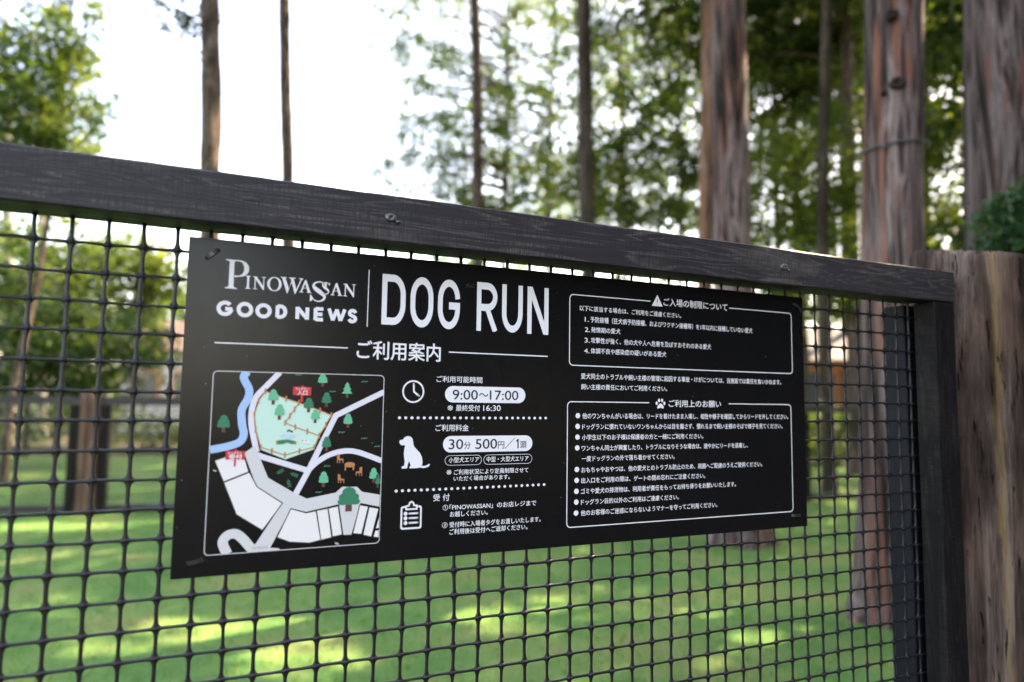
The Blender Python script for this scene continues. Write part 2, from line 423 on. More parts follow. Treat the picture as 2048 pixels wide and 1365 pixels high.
def screw(px, py, y, parent, seed, r=0.0075):
    rr = random.Random(seed); c = on_y(px, py, y)
    V, F = [], []
    seg = 14; prof = [(1.0, 0.0008), (0.97, -0.0014), (0.72, -0.0030), (0.3, -0.0036), (0.24, -0.0018)]
    for rad, dy in prof:
        for k in range(seg):
            th = 2 * math.pi * k / seg; q = r * rad * rr.uniform(0.88, 1.12)
            V.append((c.x + q * math.cos(th) * 1.25, c.y + dy * rr.uniform(0.7, 1.3), c.z + q * math.sin(th) * 0.85))
    for i in range(len(prof) - 1):
        for k in range(seg):
            k2 = (k + 1) % seg; F.append((i * seg + k, i * seg + k2, (i + 1) * seg + k2, (i + 1) * seg + k))
    F.append(tuple(range((len(prof) - 1) * seg, len(prof) * seg)))
    V2, F2 = tube([(c.x + 0.007, c.y - 0.002, c.z - 0.0045), (c.x + 0.010, c.y - 0.003, c.z - 0.006), (c.x + 0.0125, c.y - 0.0015, c.z - 0.0048)], [0.0022, 0.0026, 0.0015], 8)
    obj("screw", join((V, F), (V2, F2)), M_BOLT, parent, smooth=True)
screw(782, 436, 0.950, fence, 1)
screw(1568, 535, 0.950, fence, 2)

def wood_flaw(name, px, py, rx, rz, tilt, seed):
    c = on_y(px, py, 0.9493); V = [tuple(c + Vector((0, -0.0006, 0)))]
    for k in range(20):
        th = 2 * math.pi * k / 20; q = 1 + .3 * noise.noise(Vector((math.cos(th) * 2 + seed, math.sin(th) * 2, 0)))
        x, z = rx * q * math.cos(th), rz * q * math.sin(th)
        V.append((c.x + x * math.cos(tilt) - z * math.sin(tilt), c.y, c.z + x * math.sin(tilt) + z * math.cos(tilt)))
    obj(name, (V, [(0, 1 + k, 1 + (k + 1) % 20) for k in range(20)]), M_FLAW, fence)
M_FLAW = flat("dark_resin_knot", (0.010, 0.009, 0.010), 0.5)
wood_flaw("wood_knot", 502, 398, 0.012, 0.0035, -0.02, 1)
wood_flaw("split", 1878, 566, 0.010, 0.0022, -0.9, 2)
wood_flaw("split", 1087, 441, 0.005, 0.0010, -1.2, 4)

# ================================================================ ROUGH TIMBER POST at the right
m, nt, b = new_mat("weathered_log", 0.9, spec=0.15)
strip = noise_tex(nt, coords(nt, (16, 16, 1.5)), 1.0, 6, 0.65, 0.5)
fib = noise_tex(nt, coords(nt, (130, 130, 6)), 1.0, 5, 0.7)
crk = noise_tex(nt, coords(nt, (95, 95, 11)), 1.0, 3, 0.6)
patch = noise_tex(nt, coords(nt, (6, 6, 3.5)), 1.0, 4, 0.55, 0.4)
c = ramp(nt, strip, [(0.37, (0.009, 0.006, 0.0045)), (0.46, (0.032, 0.0205, 0.0155)), (0.55, (0.064, 0.042, 0.032)), (0.66, (0.17, 0.125, 0.105))])
c = mix(nt, ramp(nt, patch, [(0.50, (0, 0, 0)), (0.66, (0.5, 0.5, 0.5))]), c, (0.15, 0.085, 0.062))
c = mix(nt, 0.75, c, ramp(nt, fib, [(0.3, (0.4, 0.4, 0.4)), (0.68, (1.15, 1.15, 1.15))]), 'MULTIPLY')
tc = N(nt, "ShaderNodeTexCoord"); sx = N(nt, "ShaderNodeSeparateXYZ"); nt.links.new(tc.outputs["Object"], sx.inputs[0])
at2 = N(nt, "ShaderNodeMath", operation='ARCTAN2'); nt.links.new(sx.outputs[1], at2.inputs[0]); nt.links.new(sx.outputs[0], at2.inputs[1])
wob = noise_tex(nt, coords(nt, (4, 4, 5)), 1.0, 4, 0.6)
ad = N(nt, "ShaderNodeMath", operation='MULTIPLY_ADD'); nt.links.new(wob, ad.inputs[0]); ad.inputs[1].default_value = 0.42; nt.links.new(at2.outputs[0], ad.inputs[2])
LICHEN = ad
lic = ramp(nt, ad.outputs[0], [(0.0, (0, 0, 0)), (1.0, (0, 0, 0))])
d_ = N(nt, "ShaderNodeMath", operation='ADD'); nt.links.new(ad.outputs[0], d_.inputs[0]); d_.inputs[1].default_value = 2.28 - 0.21
ab = N(nt, "ShaderNodeMath", operation='ABSOLUTE'); nt.links.new(d_.outputs[0], ab.inputs[0])
lic = ramp(nt, ab.outputs[0], [(0.01, (0.5, 0.5, 0.5)), (0.085, (0, 0, 0))])
lic = mix(nt, 1.0, lic, ramp(nt, fib, [(0.25, (0.25, 0.25, 0.25)), (0.6, (1, 1, 1))]), 'MULTIPLY')
c = mix(nt, lic, c, (0.22, 0.145, 0.05))
ck = ramp(nt, crk, [(0.33, (0.06, 0.06, 0.06)), (0.385, (1, 1, 1))])
c = mix(nt, 0.9, c, ck, 'MULTIPLY')
nt.links.new(c, b.inputs["Base Color"])
bump(nt, b, mix(nt, 0.5, strip, mix(nt, 0.5, fib, ck)), 1.0, 0.012)
M_LOG = m
LC = Vector((1.625, 1.000, 0))
V, F = [], []
seg, rings = 128, 150
ztop = E + 0.338
for i in range(rings + 1):
    z = -0.05 + (ztop + 0.05) * i / rings
    for k in range(seg):
        th = 2 * math.pi * k / seg
        dx, dy = math.cos(th), math.sin(th)
        sq = (abs(dx * 0.83 + dy * 0.55) ** 5 + abs(-dx * 0.55 + dy * 0.83) ** 5) ** (-1 / 5)      # squared-off log
        rr = 0.122 * (0.45 + 0.55 * sq)
        rr += 0.007 * noise.noise(Vector((dx * 5, dy * 5, z * 1.2))) + 0.0045 * noise.noise(Vector((dx * 16, dy * 16, z * 3))) + 0.002 * noise.noise(Vector((dx * 40, dy * 40, z * 14)))
        rr -= 0.010 * max(0.0, 0.32 - abs(noise.noise(Vector((dx * 8 + 4, dy * 8, z * 1.1))) * 2.2)) + 0.004 * max(0.0, noise.noise(Vector((dx * 22, dy * 22, z * 2.4))))
        rr *= 1.0 + 0.05 * max(0, 0.5 - z)
        if i == rings: rr -= 0.006
        x, y = LC.x + rr * dx, LC.y + rr * dy
        zz = z
        if i >= rings - 1: zz += (y - 0.92) * 0.16 - (x - 1.6) * 0.03 + 0.004 * noise.noise(Vector((dx * 9, dy * 9, 3)))
        V.append((x, y, zz))
for i in range(rings):
    for k in range(seg):
        k2 = (k + 1) % seg; F.append((i * seg + k, i * seg + k2, (i + 1) * seg + k2, (i + 1) * seg + k))
F.append(tuple(range(rings * seg, rings * seg + seg)))
log = obj("timber_post", (V, F), M_LOG, origin=LC)
for p in log.data.polygons: p.use_smooth = True
tag(log, "thick weathered log post with yellow lichen streak at the near fence's right end", "post")

# ================================================================ THE NOTICE BOARD
SX0, SX1, SZ0, SZ1 = -0.0290, 1.0835, E - 0.2358, E + 0.2134
board_root = thing("notice_board", (0.53, 1.0, SZ0), "black notice board lettered DOG RUN in white, tied to the netting", "sign")
V, F = [], []
def rrect(x0, x1, z0, z1, r, n=5):
    pts = []
    for cx_, cz_, a0 in ((x1 - r, z1 - r, 0), (x0 + r, z1 - r, 90), (x0 + r, z0 + r, 180), (x1 - r, z0 + r, 270)):
        for i in range(n + 1):
            a = R(a0 + 90 * i / n); pts.append((cx_ + r * math.cos(a), cz_ + r * math.sin(a)))
    return pts
pr = rrect(SX0, SX1, SZ0, SZ1, 0.0012, 2); n = len(pr)
V = [(x, 1.0, z) for x, z in pr] + [(x, 1.0030, z) for x, z in pr]
F = [tuple(range(n)), tuple(range(2 * n - 1, n - 1, -1))] + [(i, i + n, (i + 1) % n + n, (i + 1) % n) for i in range(n)]
obj("panel", (V, F), M_PANEL, board_root)

LAY = 0.00012
def S(px, py):                             # photo pixel -> place on the face of the board
    p = on_y(px, py, 1.0); return (p.x, p.z)
class Art:
    """flat printed shapes gathered into one mesh, each layer a hair proud of the one below"""
    def __init__(self, clip=None): self.V, self.F, self.clip, self.mi, self.m = [], [], clip, [], 0
    def tri(self, pts2, tris, lay):
        n = len(self.V); y = 1.0 - LAY * (lay + 1)
        if self.clip:                      # trim to the printed frame
            for t in tris:
                P = [pts2[i] for i in t]
                for ax, lim, sg in ((0, self.clip[0], 1), (0, self.clip[1], -1), (1, self.clip[2], 1), (1, self.clip[3], -1)):
                    Q = []
                    for i, b in enumerate(P):
                        a = P[i - 1]; ia, ib = sg * (a[ax] - lim) >= 0, sg * (b[ax] - lim) >= 0
                        if ia != ib:
                            k = (lim - a[ax]) / (b[ax] - a[ax]); Q.append((a[0] + k * (b[0] - a[0]), a[1] + k * (b[1] - a[1])))
                        if ib: Q.append(b)
                    P = Q
                if len(P) >= 3:
                    n = len(self.V); self.V += [(x, y, z) for x, z in P]; self.F.append(tuple(range(n, n + len(P)))); self.mi.append(self.m)
            return
        self.mi += [self.m] * len(tris)
        self.V += [(x, y, z) for x, z in pts2]; self.F += [tuple(i + n for i in t) for t in tris]
    def poly(self, pts, lay=0):
        t = tessellate_polygon([[Vector((x, z, 0)) for x, z in pts]])
        self.tri(pts, t, lay)
    def ring(self, outer, inner, lay=0):
        n = len(outer)
        self.tri(list(outer) + list(inner), [(i, (i + 1) % n, n + (i + 1) % n, n + i) for i in range(n)], lay)
    def disc(self, c, rx, rz=None, lay=0, n=20):
        rz = rz or rx
        self.poly([(c[0] + rx * math.cos(2 * math.pi * i / n), c[1] + rz * math.sin(2 * math.pi * i / n)) for i in range(n)], lay)
    def stroke(self, pts, w, lay=0, closed=False, roundcap=False):
        P = [Vector(p) for p in pts]
        P = [p for i, p in enumerate(P) if i == 0 or (p - P[i - 1]).length > 0.02 * w]
        if closed:
            if (P[0] - P[-1]).length < 0.02 * w: P.pop()
            P = P + [P[0]]
        n = len(P); L, Rr = [], []
        for i in range(n):
            if closed: a, b = P[i] - P[i - 1 if i else n - 2], P[(i + 1) if i < n - 1 else 1] - P[i]
            else: a, b = (P[i] - P[i - 1] if i else P[1] - P[0]), (P[i + 1] - P[i] if i < n - 1 else P[i] - P[i - 1])
            a, b = a.normalized(), b.normalized(); t = (a + b)
            t = t.normalized() if t.length > 1e-6 else a
            nn = Vector((-t.y, t.x)); k = 1 / max(0.45, nn.dot(Vector((-a.y, a.x))))
            L.append(P[i] + nn * (w / 2 * k)); Rr.append(P[i] - nn * (w / 2 * k))
        self.tri([tuple(p) for p in L + Rr], [(i, i + 1, n + i + 1, n + i) for i in range(n - 1)], lay)
        if roundcap:
            self.disc(P[0], w / 2, None, lay, 10); self.disc(P[-1], w / 2, None, lay, 10)
    def mesh(self, name, mat, parent, label=None):
        mats = mat if isinstance(mat, (list, tuple)) else [mat]
        o = obj(name, (self.V, self.F), mats[0], parent)
        for q in mats[1:]: o.data.materials.append(q)
        if len(mats) > 1: o.data.polygons.foreach_set("material_index", self.mi)
        if label: o["label"] = label
        return o
def smooth(pts, n=6):                      # Catmull-Rom
    P = [Vector(p) for p in pts]; out = []
    for i in range(len(P) - 1):
        p0, p1, p2, p3 = P[max(i - 1, 0)], P[i], P[i + 1], P[min(i + 2, len(P) - 1)]
        for k in range(n):
            t = k / n
            out.append(tuple(0.5 * ((2 * p1) + (p2 - p0) * t + (2 * p0 - 5 * p1 + 4 * p2 - p3) * t * t + (3 * p1 - p0 - 3 * p2 + p3) * t ** 3)))
    out.append(tuple(P[-1])); return out

# ---- lettering: every line is set, then fitted to its measured box
TEXT_JOBS = []
def say(art, text, x0, yt0, yb0, x1, yt1, yb1, conv, bold=0.012, lay=0):
    """left edge x0 with top/bottom yt0,yb0 and right edge x1 with yt1,yb1, in crop pixels"""
    u0 = S(*conv(x0, (yt0 + yb0) / 2))[0]; u1 = S(*conv(x1, (yt1 + yb1) / 2))[0]
    vt = (S(*conv(x0, yt0))[1] + S(*conv(x1, yt1))[1]) / 2
    vb = (S(*conv(x0, yb0))[1] + S(*conv(x1, yb1))[1]) / 2
    cu = bpy.data.curves.new("line", 'FONT'); cu.body = text; cu.size = 1.0
    cu.fill_mode = 'BOTH'; cu.resolution_u = 5
    o = bpy.data.objects.new("line", cu); COL.objects.link(o)
    TEXT_JOBS.append((art, o, u0, u1, vb, vt, lay, bold))
def set_text():
    bpy.context.view_layer.update(); dg = bpy.context.evaluated_depsgraph_get()
    for art, o, u0, u1, vb, vt, lay, bold in TEXT_JOBS:
        me = bpy.data.meshes.new_from_object(o.evaluated_get(dg))
        co = [(v.co.x, v.co.y) for v in me.vertices]
        art.m = getattr(art, "text_slot", 0)
        if co:
            xs = [c[0] for c in co]; ys = [c[1] for c in co]
            ax, ay = min(xs), min(ys); w, h = max(xs) - ax or 1, max(ys) - ay or 1
            pts = [(u0 + (x - ax) / w * (u1 - u0), vb + (y - ay) / h * (vt - vb)) for x, y in co]
            tris = [tuple(p.vertices) for p in me.polygons]
            bu, bv = bold * (vt - vb) * 1.0, bold * (vt - vb) * 0.8       # heavier weight: overprint a hair aside
            for j, (sx_, sy_) in enumerate(((-1, 0), (1, 0), (0, 1), (0, -1)) if bold > 0 else ((0, 0),)):
                art.tri([(x + sx_ * bu, y + sy_ * bv) for x, y in pts], tris, lay + 0.1 * j)
        cu = o.data
        bpy.data.objects.remove(o); bpy.data.curves.remove(cu); bpy.data.meshes.remove(me)
    TEXT_JOBS.clear()

k1 = lambda x, y: (340 + x / 4.6545, 460 + y / 4.6545)
k2 = lambda x, y: (720 + x / 4.876, 500 + y / 4.876)
k3 = lambda x, y: (330 + x / 3.0326, 720 + y / 3.0326)
k4 = lambda x, y: (780 + x / 3.791, 730 + y / 3.791)
k5 = lambda x, y: (1120 + x / 4.096, 570 + y / 4.096)
k6 = lambda x, y: (1120 + x / 4.096, 780 + y / 4.096)
def pts(conv, *q): return [S(*conv(x, y)) for x, y in q]

# serif logotype, drawn letter by letter in a unit box (x right, y up)
def el(cx_, cy_, rx, ry, a0=0, a1=360, n=28):
    return [(cx_ + rx * math.cos(R(a0 + (a1 - a0) * i / n)), cy_ + ry * math.sin(R(a0 + (a1 - a0) * i / n))) for i in range(n + 1)]
def serif_bar(x0, x1, y0, y1, s, t):       # upright stem with bracketed serifs top and bottom
    return [(x0 - s, y0), (x1 + s, y0), (x1 + s, y0 + t), (x1 + s * .3, y0 + t * 1.5), (x1, y0 + t * 3), (x1, y1 - t * 3), (x1 + s * .3, y1 - t * 1.5), (x1 + s, y1 - t),
            (x1 + s, y1), (x0 - s, y1), (x0 - s, y1 - t), (x0 - s * .3, y1 - t * 1.5), (x0, y1 - t * 3), (x0, y0 + t * 3), (x0 - s * .3, y0 + t * 1.5), (x0 - s, y0 + t)]
def ribbon(path, widths):                  # stroke with a width at each point, as one polygon
    P = [Vector(p) for p in path]; L, Q = [], []
    for i, p in enumerate(P):
        t = (P[min(i + 1, len(P) - 1)] - P[max(i - 1, 0)]).normalized(); nn = Vector((-t.y, t.x))
        L.append(tuple(p + nn * widths[i] / 2)); Q.append(tuple(p - nn * widths[i] / 2))
    return L + Q[::-1]
def glyph(ch):
    if ch == 'P':
        return [serif_bar(.17, .37, 0, 1, .15, .03),
                [(.34, 1), (.60, 1)] + el(.60, .715, .39, .285, 90, -90, 20) + [(.42, .40), (.37, .44)] + [(.42, .465), (.56, .46)] + el(.56, .715, .22, .245, -90, 90, 20) + [(.34, .955)]]
    if ch == 'I': return [serif_bar(.30, .70, 0, 1, .28, .04)]
    if ch == 'N':
        return [serif_bar(.13, .21, 0, 1, .12, .035), [(.02, 1), (.27, 1), (.86, .22), (.86, -.03), (.80, -.03), (.14, .86)], 
                [(.80, 0), (.87, 0), (.87, .93), (1.0, .965), (1.0, 1), (.67, 1), (.67, .965), (.80, .93)]]
    if ch == 'O':
        o, i = el(.5, .5, .5, .52), el(.5, .5, .315, .46)
        return [o[:15] + i[:15][::-1], o[14:] + i[14:][::-1]]
    if ch == 'W':
        return [[(.0, 1), (.26, 1), (.26, .965), (.20, .94), (.375, .30), (.54, .87), (.60, 1), (.52, 1), (.50, .96), (.315, -.03), (.285, -.03), (.055, .94), (0, .965)],
                [(.36, 1), (.66, 1), (.66, .965), (.57, .94), (.70, .28), (.88, .93), (.80, .965), (.80, 1), (1.0, 1), (1.0, .965), (.94, .93), (.665, -.03), (.635, -.03), (.43, .94), (.36, .965)]]
    if ch == 'A':
        return [[(0, 0), (.33, 0), (.33, .035), (.22, .06), (.50, .84), (.42, .98), (.10, .06), (0, .035)],
                [(.46, 1), (.54, 1), (.90, .06), (1.0, .035), (1.0, 0), (.58, 0), (.58, .035), (.68, .06), (.40, .84)],
                [(.24, .33), (.66, .33), (.66, .375), (.24, .375)]]
    if ch == 'S':
        path = smooth([(.86, .74), (.74, .90), (.50, .965), (.26, .88), (.20, .74), (.34, .60), (.58, .46), (.79, .30), (.74, .12), (.50, .03), (.26, .08), (.08, .28)], 5)
        n = len(path); w = [.045 + .17 * math.exp(-((i / n - .5) / .2) ** 2) for i in range(n)]
        return [ribbon(path, w), [(.86, .74), (.90, .74), (.90, .98), (.86, .98), (.78, .87)], [(.03, .33), (.07, .33), (.20, .12), (.07, 0), (.03, 0)]]
def put(art, ch, x0, y0, x1, y1, conv, lay=0):
    u0 = S(*conv(x0, (y0 + y1) / 2))[0]; u1 = S(*conv(x1, (y0 + y1) / 2))[0]
    vt = S(*conv((x0 + x1) / 2, y0))[1]; vb = S(*conv((x0 + x1) / 2, y1))[1]
    for j, g in enumerate(glyph(ch)):
        art.poly([(u0 + x * (u1 - u0), vb + y * (vt - vb)) for x, y in g], lay + j * 0.25)
a = Art()
for ch, x0, y0, x1, y1 in (('P', 512, 282, 738, 552), ('I', 702, 428, 752, 550), ('N', 772, 438, 893, 556), ('O', 905, 442, 1040, 570), ('W', 1030, 446, 1240, 592),
                           ('A', 1205, 468, 1322, 586), ('S', 1300, 478, 1475, 672), ('S', 1402, 487, 1496, 604), ('A', 1495, 496, 1608, 613), ('N', 1612, 506, 1730, 622)):
    put(a, ch, x0, y0, x1, y1, k1)
a.mesh("serif_logo_lettering", M_WHITE, board_root)
a = Art()                                  # geometric capitals below it
W_ = 0.0052
def box(conv, x0, y0, x1, y1):
    return S(*conv(x0, (y0 + y1) / 2))[0], S(*conv(x1, (y0 + y1) / 2))[0], S(*conv((x0 + x1) / 2, y1))[1], S(*conv((x0 + x1) / 2, y0))[1]
def strokes(conv, x0, y0, x1, y1, w, *paths, lay=0):
    u0, u1, v0, v1 = box(conv, x0, y0, x1, y1); h = w / 2
    for j, p in enumerate(paths):
        a.stroke([(u0 + h + x * (u1 - u0 - w), v0 + h + y * (v1 - v0 - w)) for x, y in p], w, lay + 0.25 * j)
strokes(k1, 433, 660, 592, 803, W_, el(.5, .5, .5, .5, 42, 352, 40), [(.52, .46), (1.07, .46)])
strokes(k1, 620, 672, 775, 815, W_, el(.5, .5, .5, .5, 0, 360, 48))
strokes(k1, 795, 685, 947, 825, W_, el(.5, .5, .5, .5, 0, 360, 48))
strokes(k1, 982, 696, 1092, 830, W_, [(0, -.05), (0, 1.05)], [(0, 0), (.35, 0)] + el(.35, .5, .65, .5, -90, 90, 24) + [(0, 1)])
strokes(k1, 1168, 710, 1296, 845, W_, [(0, -.06), (0, 1.06)], [(1, -.06), (1, 1.06)], [(0.0, 1.0), (1.0, 0.0)])
strokes(k1, 1337, 720, 1438, 853, W_, [(0, -.06), (0, 1.06)], [(0, 1), (1.08, 1)], [(0, .5), (.98, .5)], [(0, 0), (1.08, 0)])
strokes(k1, 1465, 727, 1640, 862, W_ * .95, [(-.02, 1.05), (.25, 0)], [(.25, 0), (.5, 1.0)], [(.5, 1.0), (.75, 0)], [(.75, 0), (1.02, 1.05)])
strokes(k1, 1652, 738, 1744, 870, W_ * .97, smooth([(.98, .80), (.76, .98), (.40, 1.0), (.08, .84), (.14, .62), (.50, .51), (.90, .38), (.96, .15), (.62, 0), (.25, .01), (0, .20)], 5))
a.mesh("capital_lettering", M_WHITE, board_root)
for p_, w_ in ((pts(k1, (1855, 372), (1835, 903)), 0.0013), (pts(k1, (415, 1050), (1656, 1100)), 0.0016), (pts(k2, (866, 998), (1829, 1040)), 0.0018)):
    a = Art(); a.stroke(p_, w_); a.mesh("divider_line", M_WHITE, board_root)
title = Art()
def tall_glyph(ch, Wd=4.7, Hd=7.0):        # narrow grotesque capitals, strokes one unit wide
    x0, x1, y0, y1 = .5, Wd - .5, .5, Hd - .5; cx_ = (x0 + x1) / 2; rx, ry = (x1 - x0) / 2, 2.35
    arc = lambda ax, ay, qx, qy, a0, a1: el(ax, ay, qx, qy, a0, a1, 16)
    if ch == 'O': return [(arc(cx_, y1 - ry, rx, ry, 0, 180) + arc(cx_, y0 + ry, rx, ry, 180, 360), True)]
    if ch == 'D': return [([(x0, 0), (x0, Hd)], False), ([(x0, y1), (cx_ - .1, y1)] + arc(cx_ - .1, y1 - ry, rx + .1, ry, 90, 0) + arc(cx_ - .1, y0 + ry, rx + .1, ry, 0, -90) + [(x0, y0)], False)]
    if ch == 'G': return [(arc(cx_, y1 - ry, rx, ry, 4, 180) + arc(cx_, y0 + ry, rx, ry, 180, 360) + [(x1, 3.55)], False), ([(2.35, 3.3), (Wd, 3.3)], False)]
    if ch == 'R':
        r2 = 1.55
        return [([(x0, 0), (x0, Hd)], False), ([(x0, y1), (cx_, y1)] + arc(cx_, y1 - r2, rx - .05, r2, 90, -90) + [(x0, y1 - 2 * r2)], False), ([(2.35, 3.3), (x1 + .05, -.02)], False)]
    if ch == 'U': return [([(x0, Hd), (x0, y0 + ry)] + arc(cx_, y0 + ry, rx, ry, 180, 360) + [(x1, Hd)], False)]
    if ch == 'N': return [([(x0 - .05, 0), (x0 - .05, Hd)], False), ([(x1 + .05, 0), (x1 + .05, Hd)], False), ([(x0 + .05, Hd - .02), (x1 - .05, .02)], False)]
for ch, x0, y0, x1, y1 in (('D', 214, 244, 445, 734), ('O', 492, 268, 715, 758), ('G', 760, 292, 975, 775), ('R', 1139, 322, 1341, 795), ('U', 1385, 344, 1586, 808), ('N', 1632, 367, 1838, 825)):
    u0, u1, v0, v1 = box(k2, x0, y0, x1, y1); u_ = Art((0, 4.7, 0, 7.0))
    for j, (path, cl_) in enumerate(tall_glyph(ch)): u_.stroke(path, 1.0, 0.2 * j, closed=cl_)
    n = len(title.V)
    title.V += [(u0 + p[0] / 4.7 * (u1 - u0), p[1], v0 + p[2] / 7.0 * (v1 - v0)) for p in u_.V]
    title.F += [tuple(i + n for i in f) for f in u_.F]
head = Art(); idt = lambda x, y: (x, y)
say(head, "ご利用案内", 714, 681, 718, 881, 688, 724, idt, 0.016)
info, badge, badge_ink, badge2, badge_ink2 = [Art() for _ in range(5)]
say(info, "ご利用可能時間", 353, 84, 132, 700, 92, 139, k4, 0.012)
say(info, "※", 436, 308, 347, 478, 308, 347, k4, 0.006)
say(info, "最終受付", 500, 304, 351, 683, 305, 351, k4, 0.010)
say(info, "16:30", 707, 307, 350, 838, 308, 350, k4, 0.012)
say(info, "ご利用料金", 345, 452, 503, 597, 453, 503, k4, 0.012)
say(info, "小型犬エリア", 445, 702, 742, 676, 697, 738, k4, 0.012)
say(info, "中型・大型犬エリア", 733, 696, 736, 1050, 690, 730, k4, 0.012)
say(info, "※", 428, 797, 834, 466, 796, 833, k4, 0.006)
say(info, "ご利用状況により定員制限させて", 485, 793, 833, 1048, 779, 817, k4, 0.012)
say(info, "いただく場合があります。", 483, 842, 881, 908, 833, 868, k4, 0.012)
say(info, "受", 328, 982, 1034, 378, 981, 1032, k4, 0.012)
say(info, "付", 400, 980, 1032, 451, 977, 1030, k4, 0.012)
say(info, "①", 400, 1063, 1104, 440, 1061, 1102, k4, 0.006)
say(info, "「PINOWASSAN」のお店レジまで", 452, 1058, 1104, 1108, 1027, 1066, k4, 0.012)
say(info, "お越しください。", 455, 1111, 1153, 740, 1098, 1138, k4, 0.012)
say(info, "②", 395, 1196, 1238, 436, 1194, 1236, k4, 0.006)
say(info, "受付時に入場者タグをお渡しいたします。", 451, 1189, 1234, 1142, 1152, 1190, k4, 0.012)
say(info, "ご利用後は受付へご返却ください。", 450, 1242, 1287, 1042, 1210, 1249, k4, 0.012)
def pill(art, x0, x1, yl0, yl1, yr0, yr1, conv, w=None, lay=0):
    u0 = S(*conv(x0, (yl0 + yl1) / 2))[0]; u1 = S(*conv(x1, (yr0 + yr1) / 2))[0]
    v1 = (S(*conv(x0, yl0))[1] + S(*conv(x1, yr0))[1]) / 2; v0 = (S(*conv(x0, yl1))[1] + S(*conv(x1, yr1))[1]) / 2
    p = rrect(u0, u1, v0, v1, (v1 - v0) / 2 * 0.999, 10)
    if w is None: art.poly(p, lay)
    else: art.ring(p, rrect(u0 + w, u1 - w, v0 + w, v1 - w, (v1 - v0) / 2 * 0.999 - w, 10), lay)
pill(badge, 417, 1026, 162, 285, 172, 292, k4)
pill(badge2, 402, 1079, 540, 665, 535, 654, k4)
say(badge_ink, "9:00", 475, 190, 264, 665, 191, 265, k4, 0.010, 1)
say(badge_ink, "～", 676, 214, 240, 745, 216, 242, k4, 0.012, 1)
say(badge_ink, "17:00", 757, 195, 266, 972, 197, 268, k4, 0.010, 1)
say(badge_ink2, "30", 445, 566, 641, 554, 563, 639, k4, 0.010, 1)
say(badge_ink2, "分", 561, 584, 638, 611, 583, 637, k4, 0.008, 1)
say(badge_ink2, "500", 648, 563, 638, 811, 561, 636, k4, 0.010, 1)
say(badge_ink2, "円", 818, 582, 636, 866, 580, 635, k4, 0.008, 1)
say(badge_ink2, "／", 873, 555, 636, 946, 553, 634, k4, 0.006, 1)
badge_ink2.stroke(pts(k4, (971, 563), (970, 633)), 0.0021, 1); badge_ink2.stroke(pts(k4, (957, 580), (973, 565)), 0.0019, 1.1)
say(badge_ink2, "頭", 987, 579, 632, 1035, 578, 631, k4, 0.008, 1)
pill(info, 416, 695, 688, 764, 683, 758, k4, 0.0006)
pill(info, 709, 1077, 682, 757, 676, 748, k4, 0.0006)
dots = Art(); dots2 = Art()
for i in range(26):
    t = i / 25
    dots.disc(S(*k4(72 + 1108 * (t * 1.07 - 0.07 * t * t), 402 + 2 * t)), 0.0024, 0.0021, 0, 12)
    dots2.disc(S(*k4(47 + 1121 * (t * 1.07 - 0.07 * t * t), 957 - 49 * t)), 0.0024, 0.0021, 0, 12)
# icons
a = Art()
c_ = S(*k4(177, 203)); rr_ = (S(*k4(260, 203))[0] - S(*k4(93, 203))[0]) / 2
a.ring([(c_[0] + rr_ * math.cos(2 * math.pi * i / 48), c_[1] + rr_ * math.sin(2 * math.pi * i / 48)) for i in range(48)],
       [(c_[0] + (rr_ - .0025) * math.cos(2 * math.pi * i / 48), c_[1] + (rr_ - .0025) * math.sin(2 * math.pi * i / 48)) for i in range(48)])
a.stroke(pts(k4, (180, 145), (182, 205), (220, 235)), 0.0028, 0, roundcap=True)
a.mesh("clock_icon", M_WHITE, board_root)
a = Art()
a.poly(pts(k4, (71, 580), (76, 572), (100, 566), (108, 552), (122, 544), (140, 541), (158, 546), (170, 560), (176, 585), (178, 606), (184, 622), (205, 645), (228, 670), (241, 698), (246, 725), (246, 748), (240, 766),
               (262, 768), (282, 760), (296, 750), (303, 755), (294, 770), (275, 779), (252, 783), (228, 779), (205, 783), (150, 785), (147, 776), (158, 766), (150, 745), (145, 728), (137, 750), (132, 770), (130, 785), (90, 788),
               (87, 778), (94, 770), (106, 766), (111, 735), (108, 705), (105, 675), (108, 645), (115, 612), (104, 609), (90, 611), (78, 603), (73, 592)))
a.mesh("dog_icon", M_WHITE, board_root)
a = Art()
q = pts(k4, (82, 1073), (243, 1066), (237, 1242), (77, 1250))
u0, u1 = (q[0][0] + q[3][0]) / 2, (q[1][0] + q[2][0]) / 2; v1, v0 = (q[0][1] + q[1][1]) / 2, (q[2][1] + q[3][1]) / 2
a.ring(rrect(u0, u1, v0, v1, .0035, 5), rrect(u0 + .0026, u1 - .0026, v0 + .0026, v1 - .0026, .0016, 5))
cl = pts(k4, (122, 1096), (122, 1072), (143, 1068), (150, 1046), (163, 1038), (177, 1046), (183, 1066), (203, 1066), (203, 1092))
a.stroke(cl, 0.0024, 1.0, closed=True)
for dy in (0, 35, 71):
    a.disc(S(*k4(118, 1129 + dy)), 0.0029)
    a.stroke(pts(k4, (146, 1128 + dy), (208, 1124 + dy)), 0.0027, 0, roundcap=True)
a.mesh("clipboard_icon", M_WHITE, board_root)
clip_ = Art(); clip_.poly(pts(k4, (128, 1090), (128, 1077), (148, 1072), (155, 1052), (163, 1046), (172, 1052), (178, 1070), (197, 1070), (197, 1088)), 0.6)
clip_.mesh("clip_fill", M_BLACKINK, board_root)

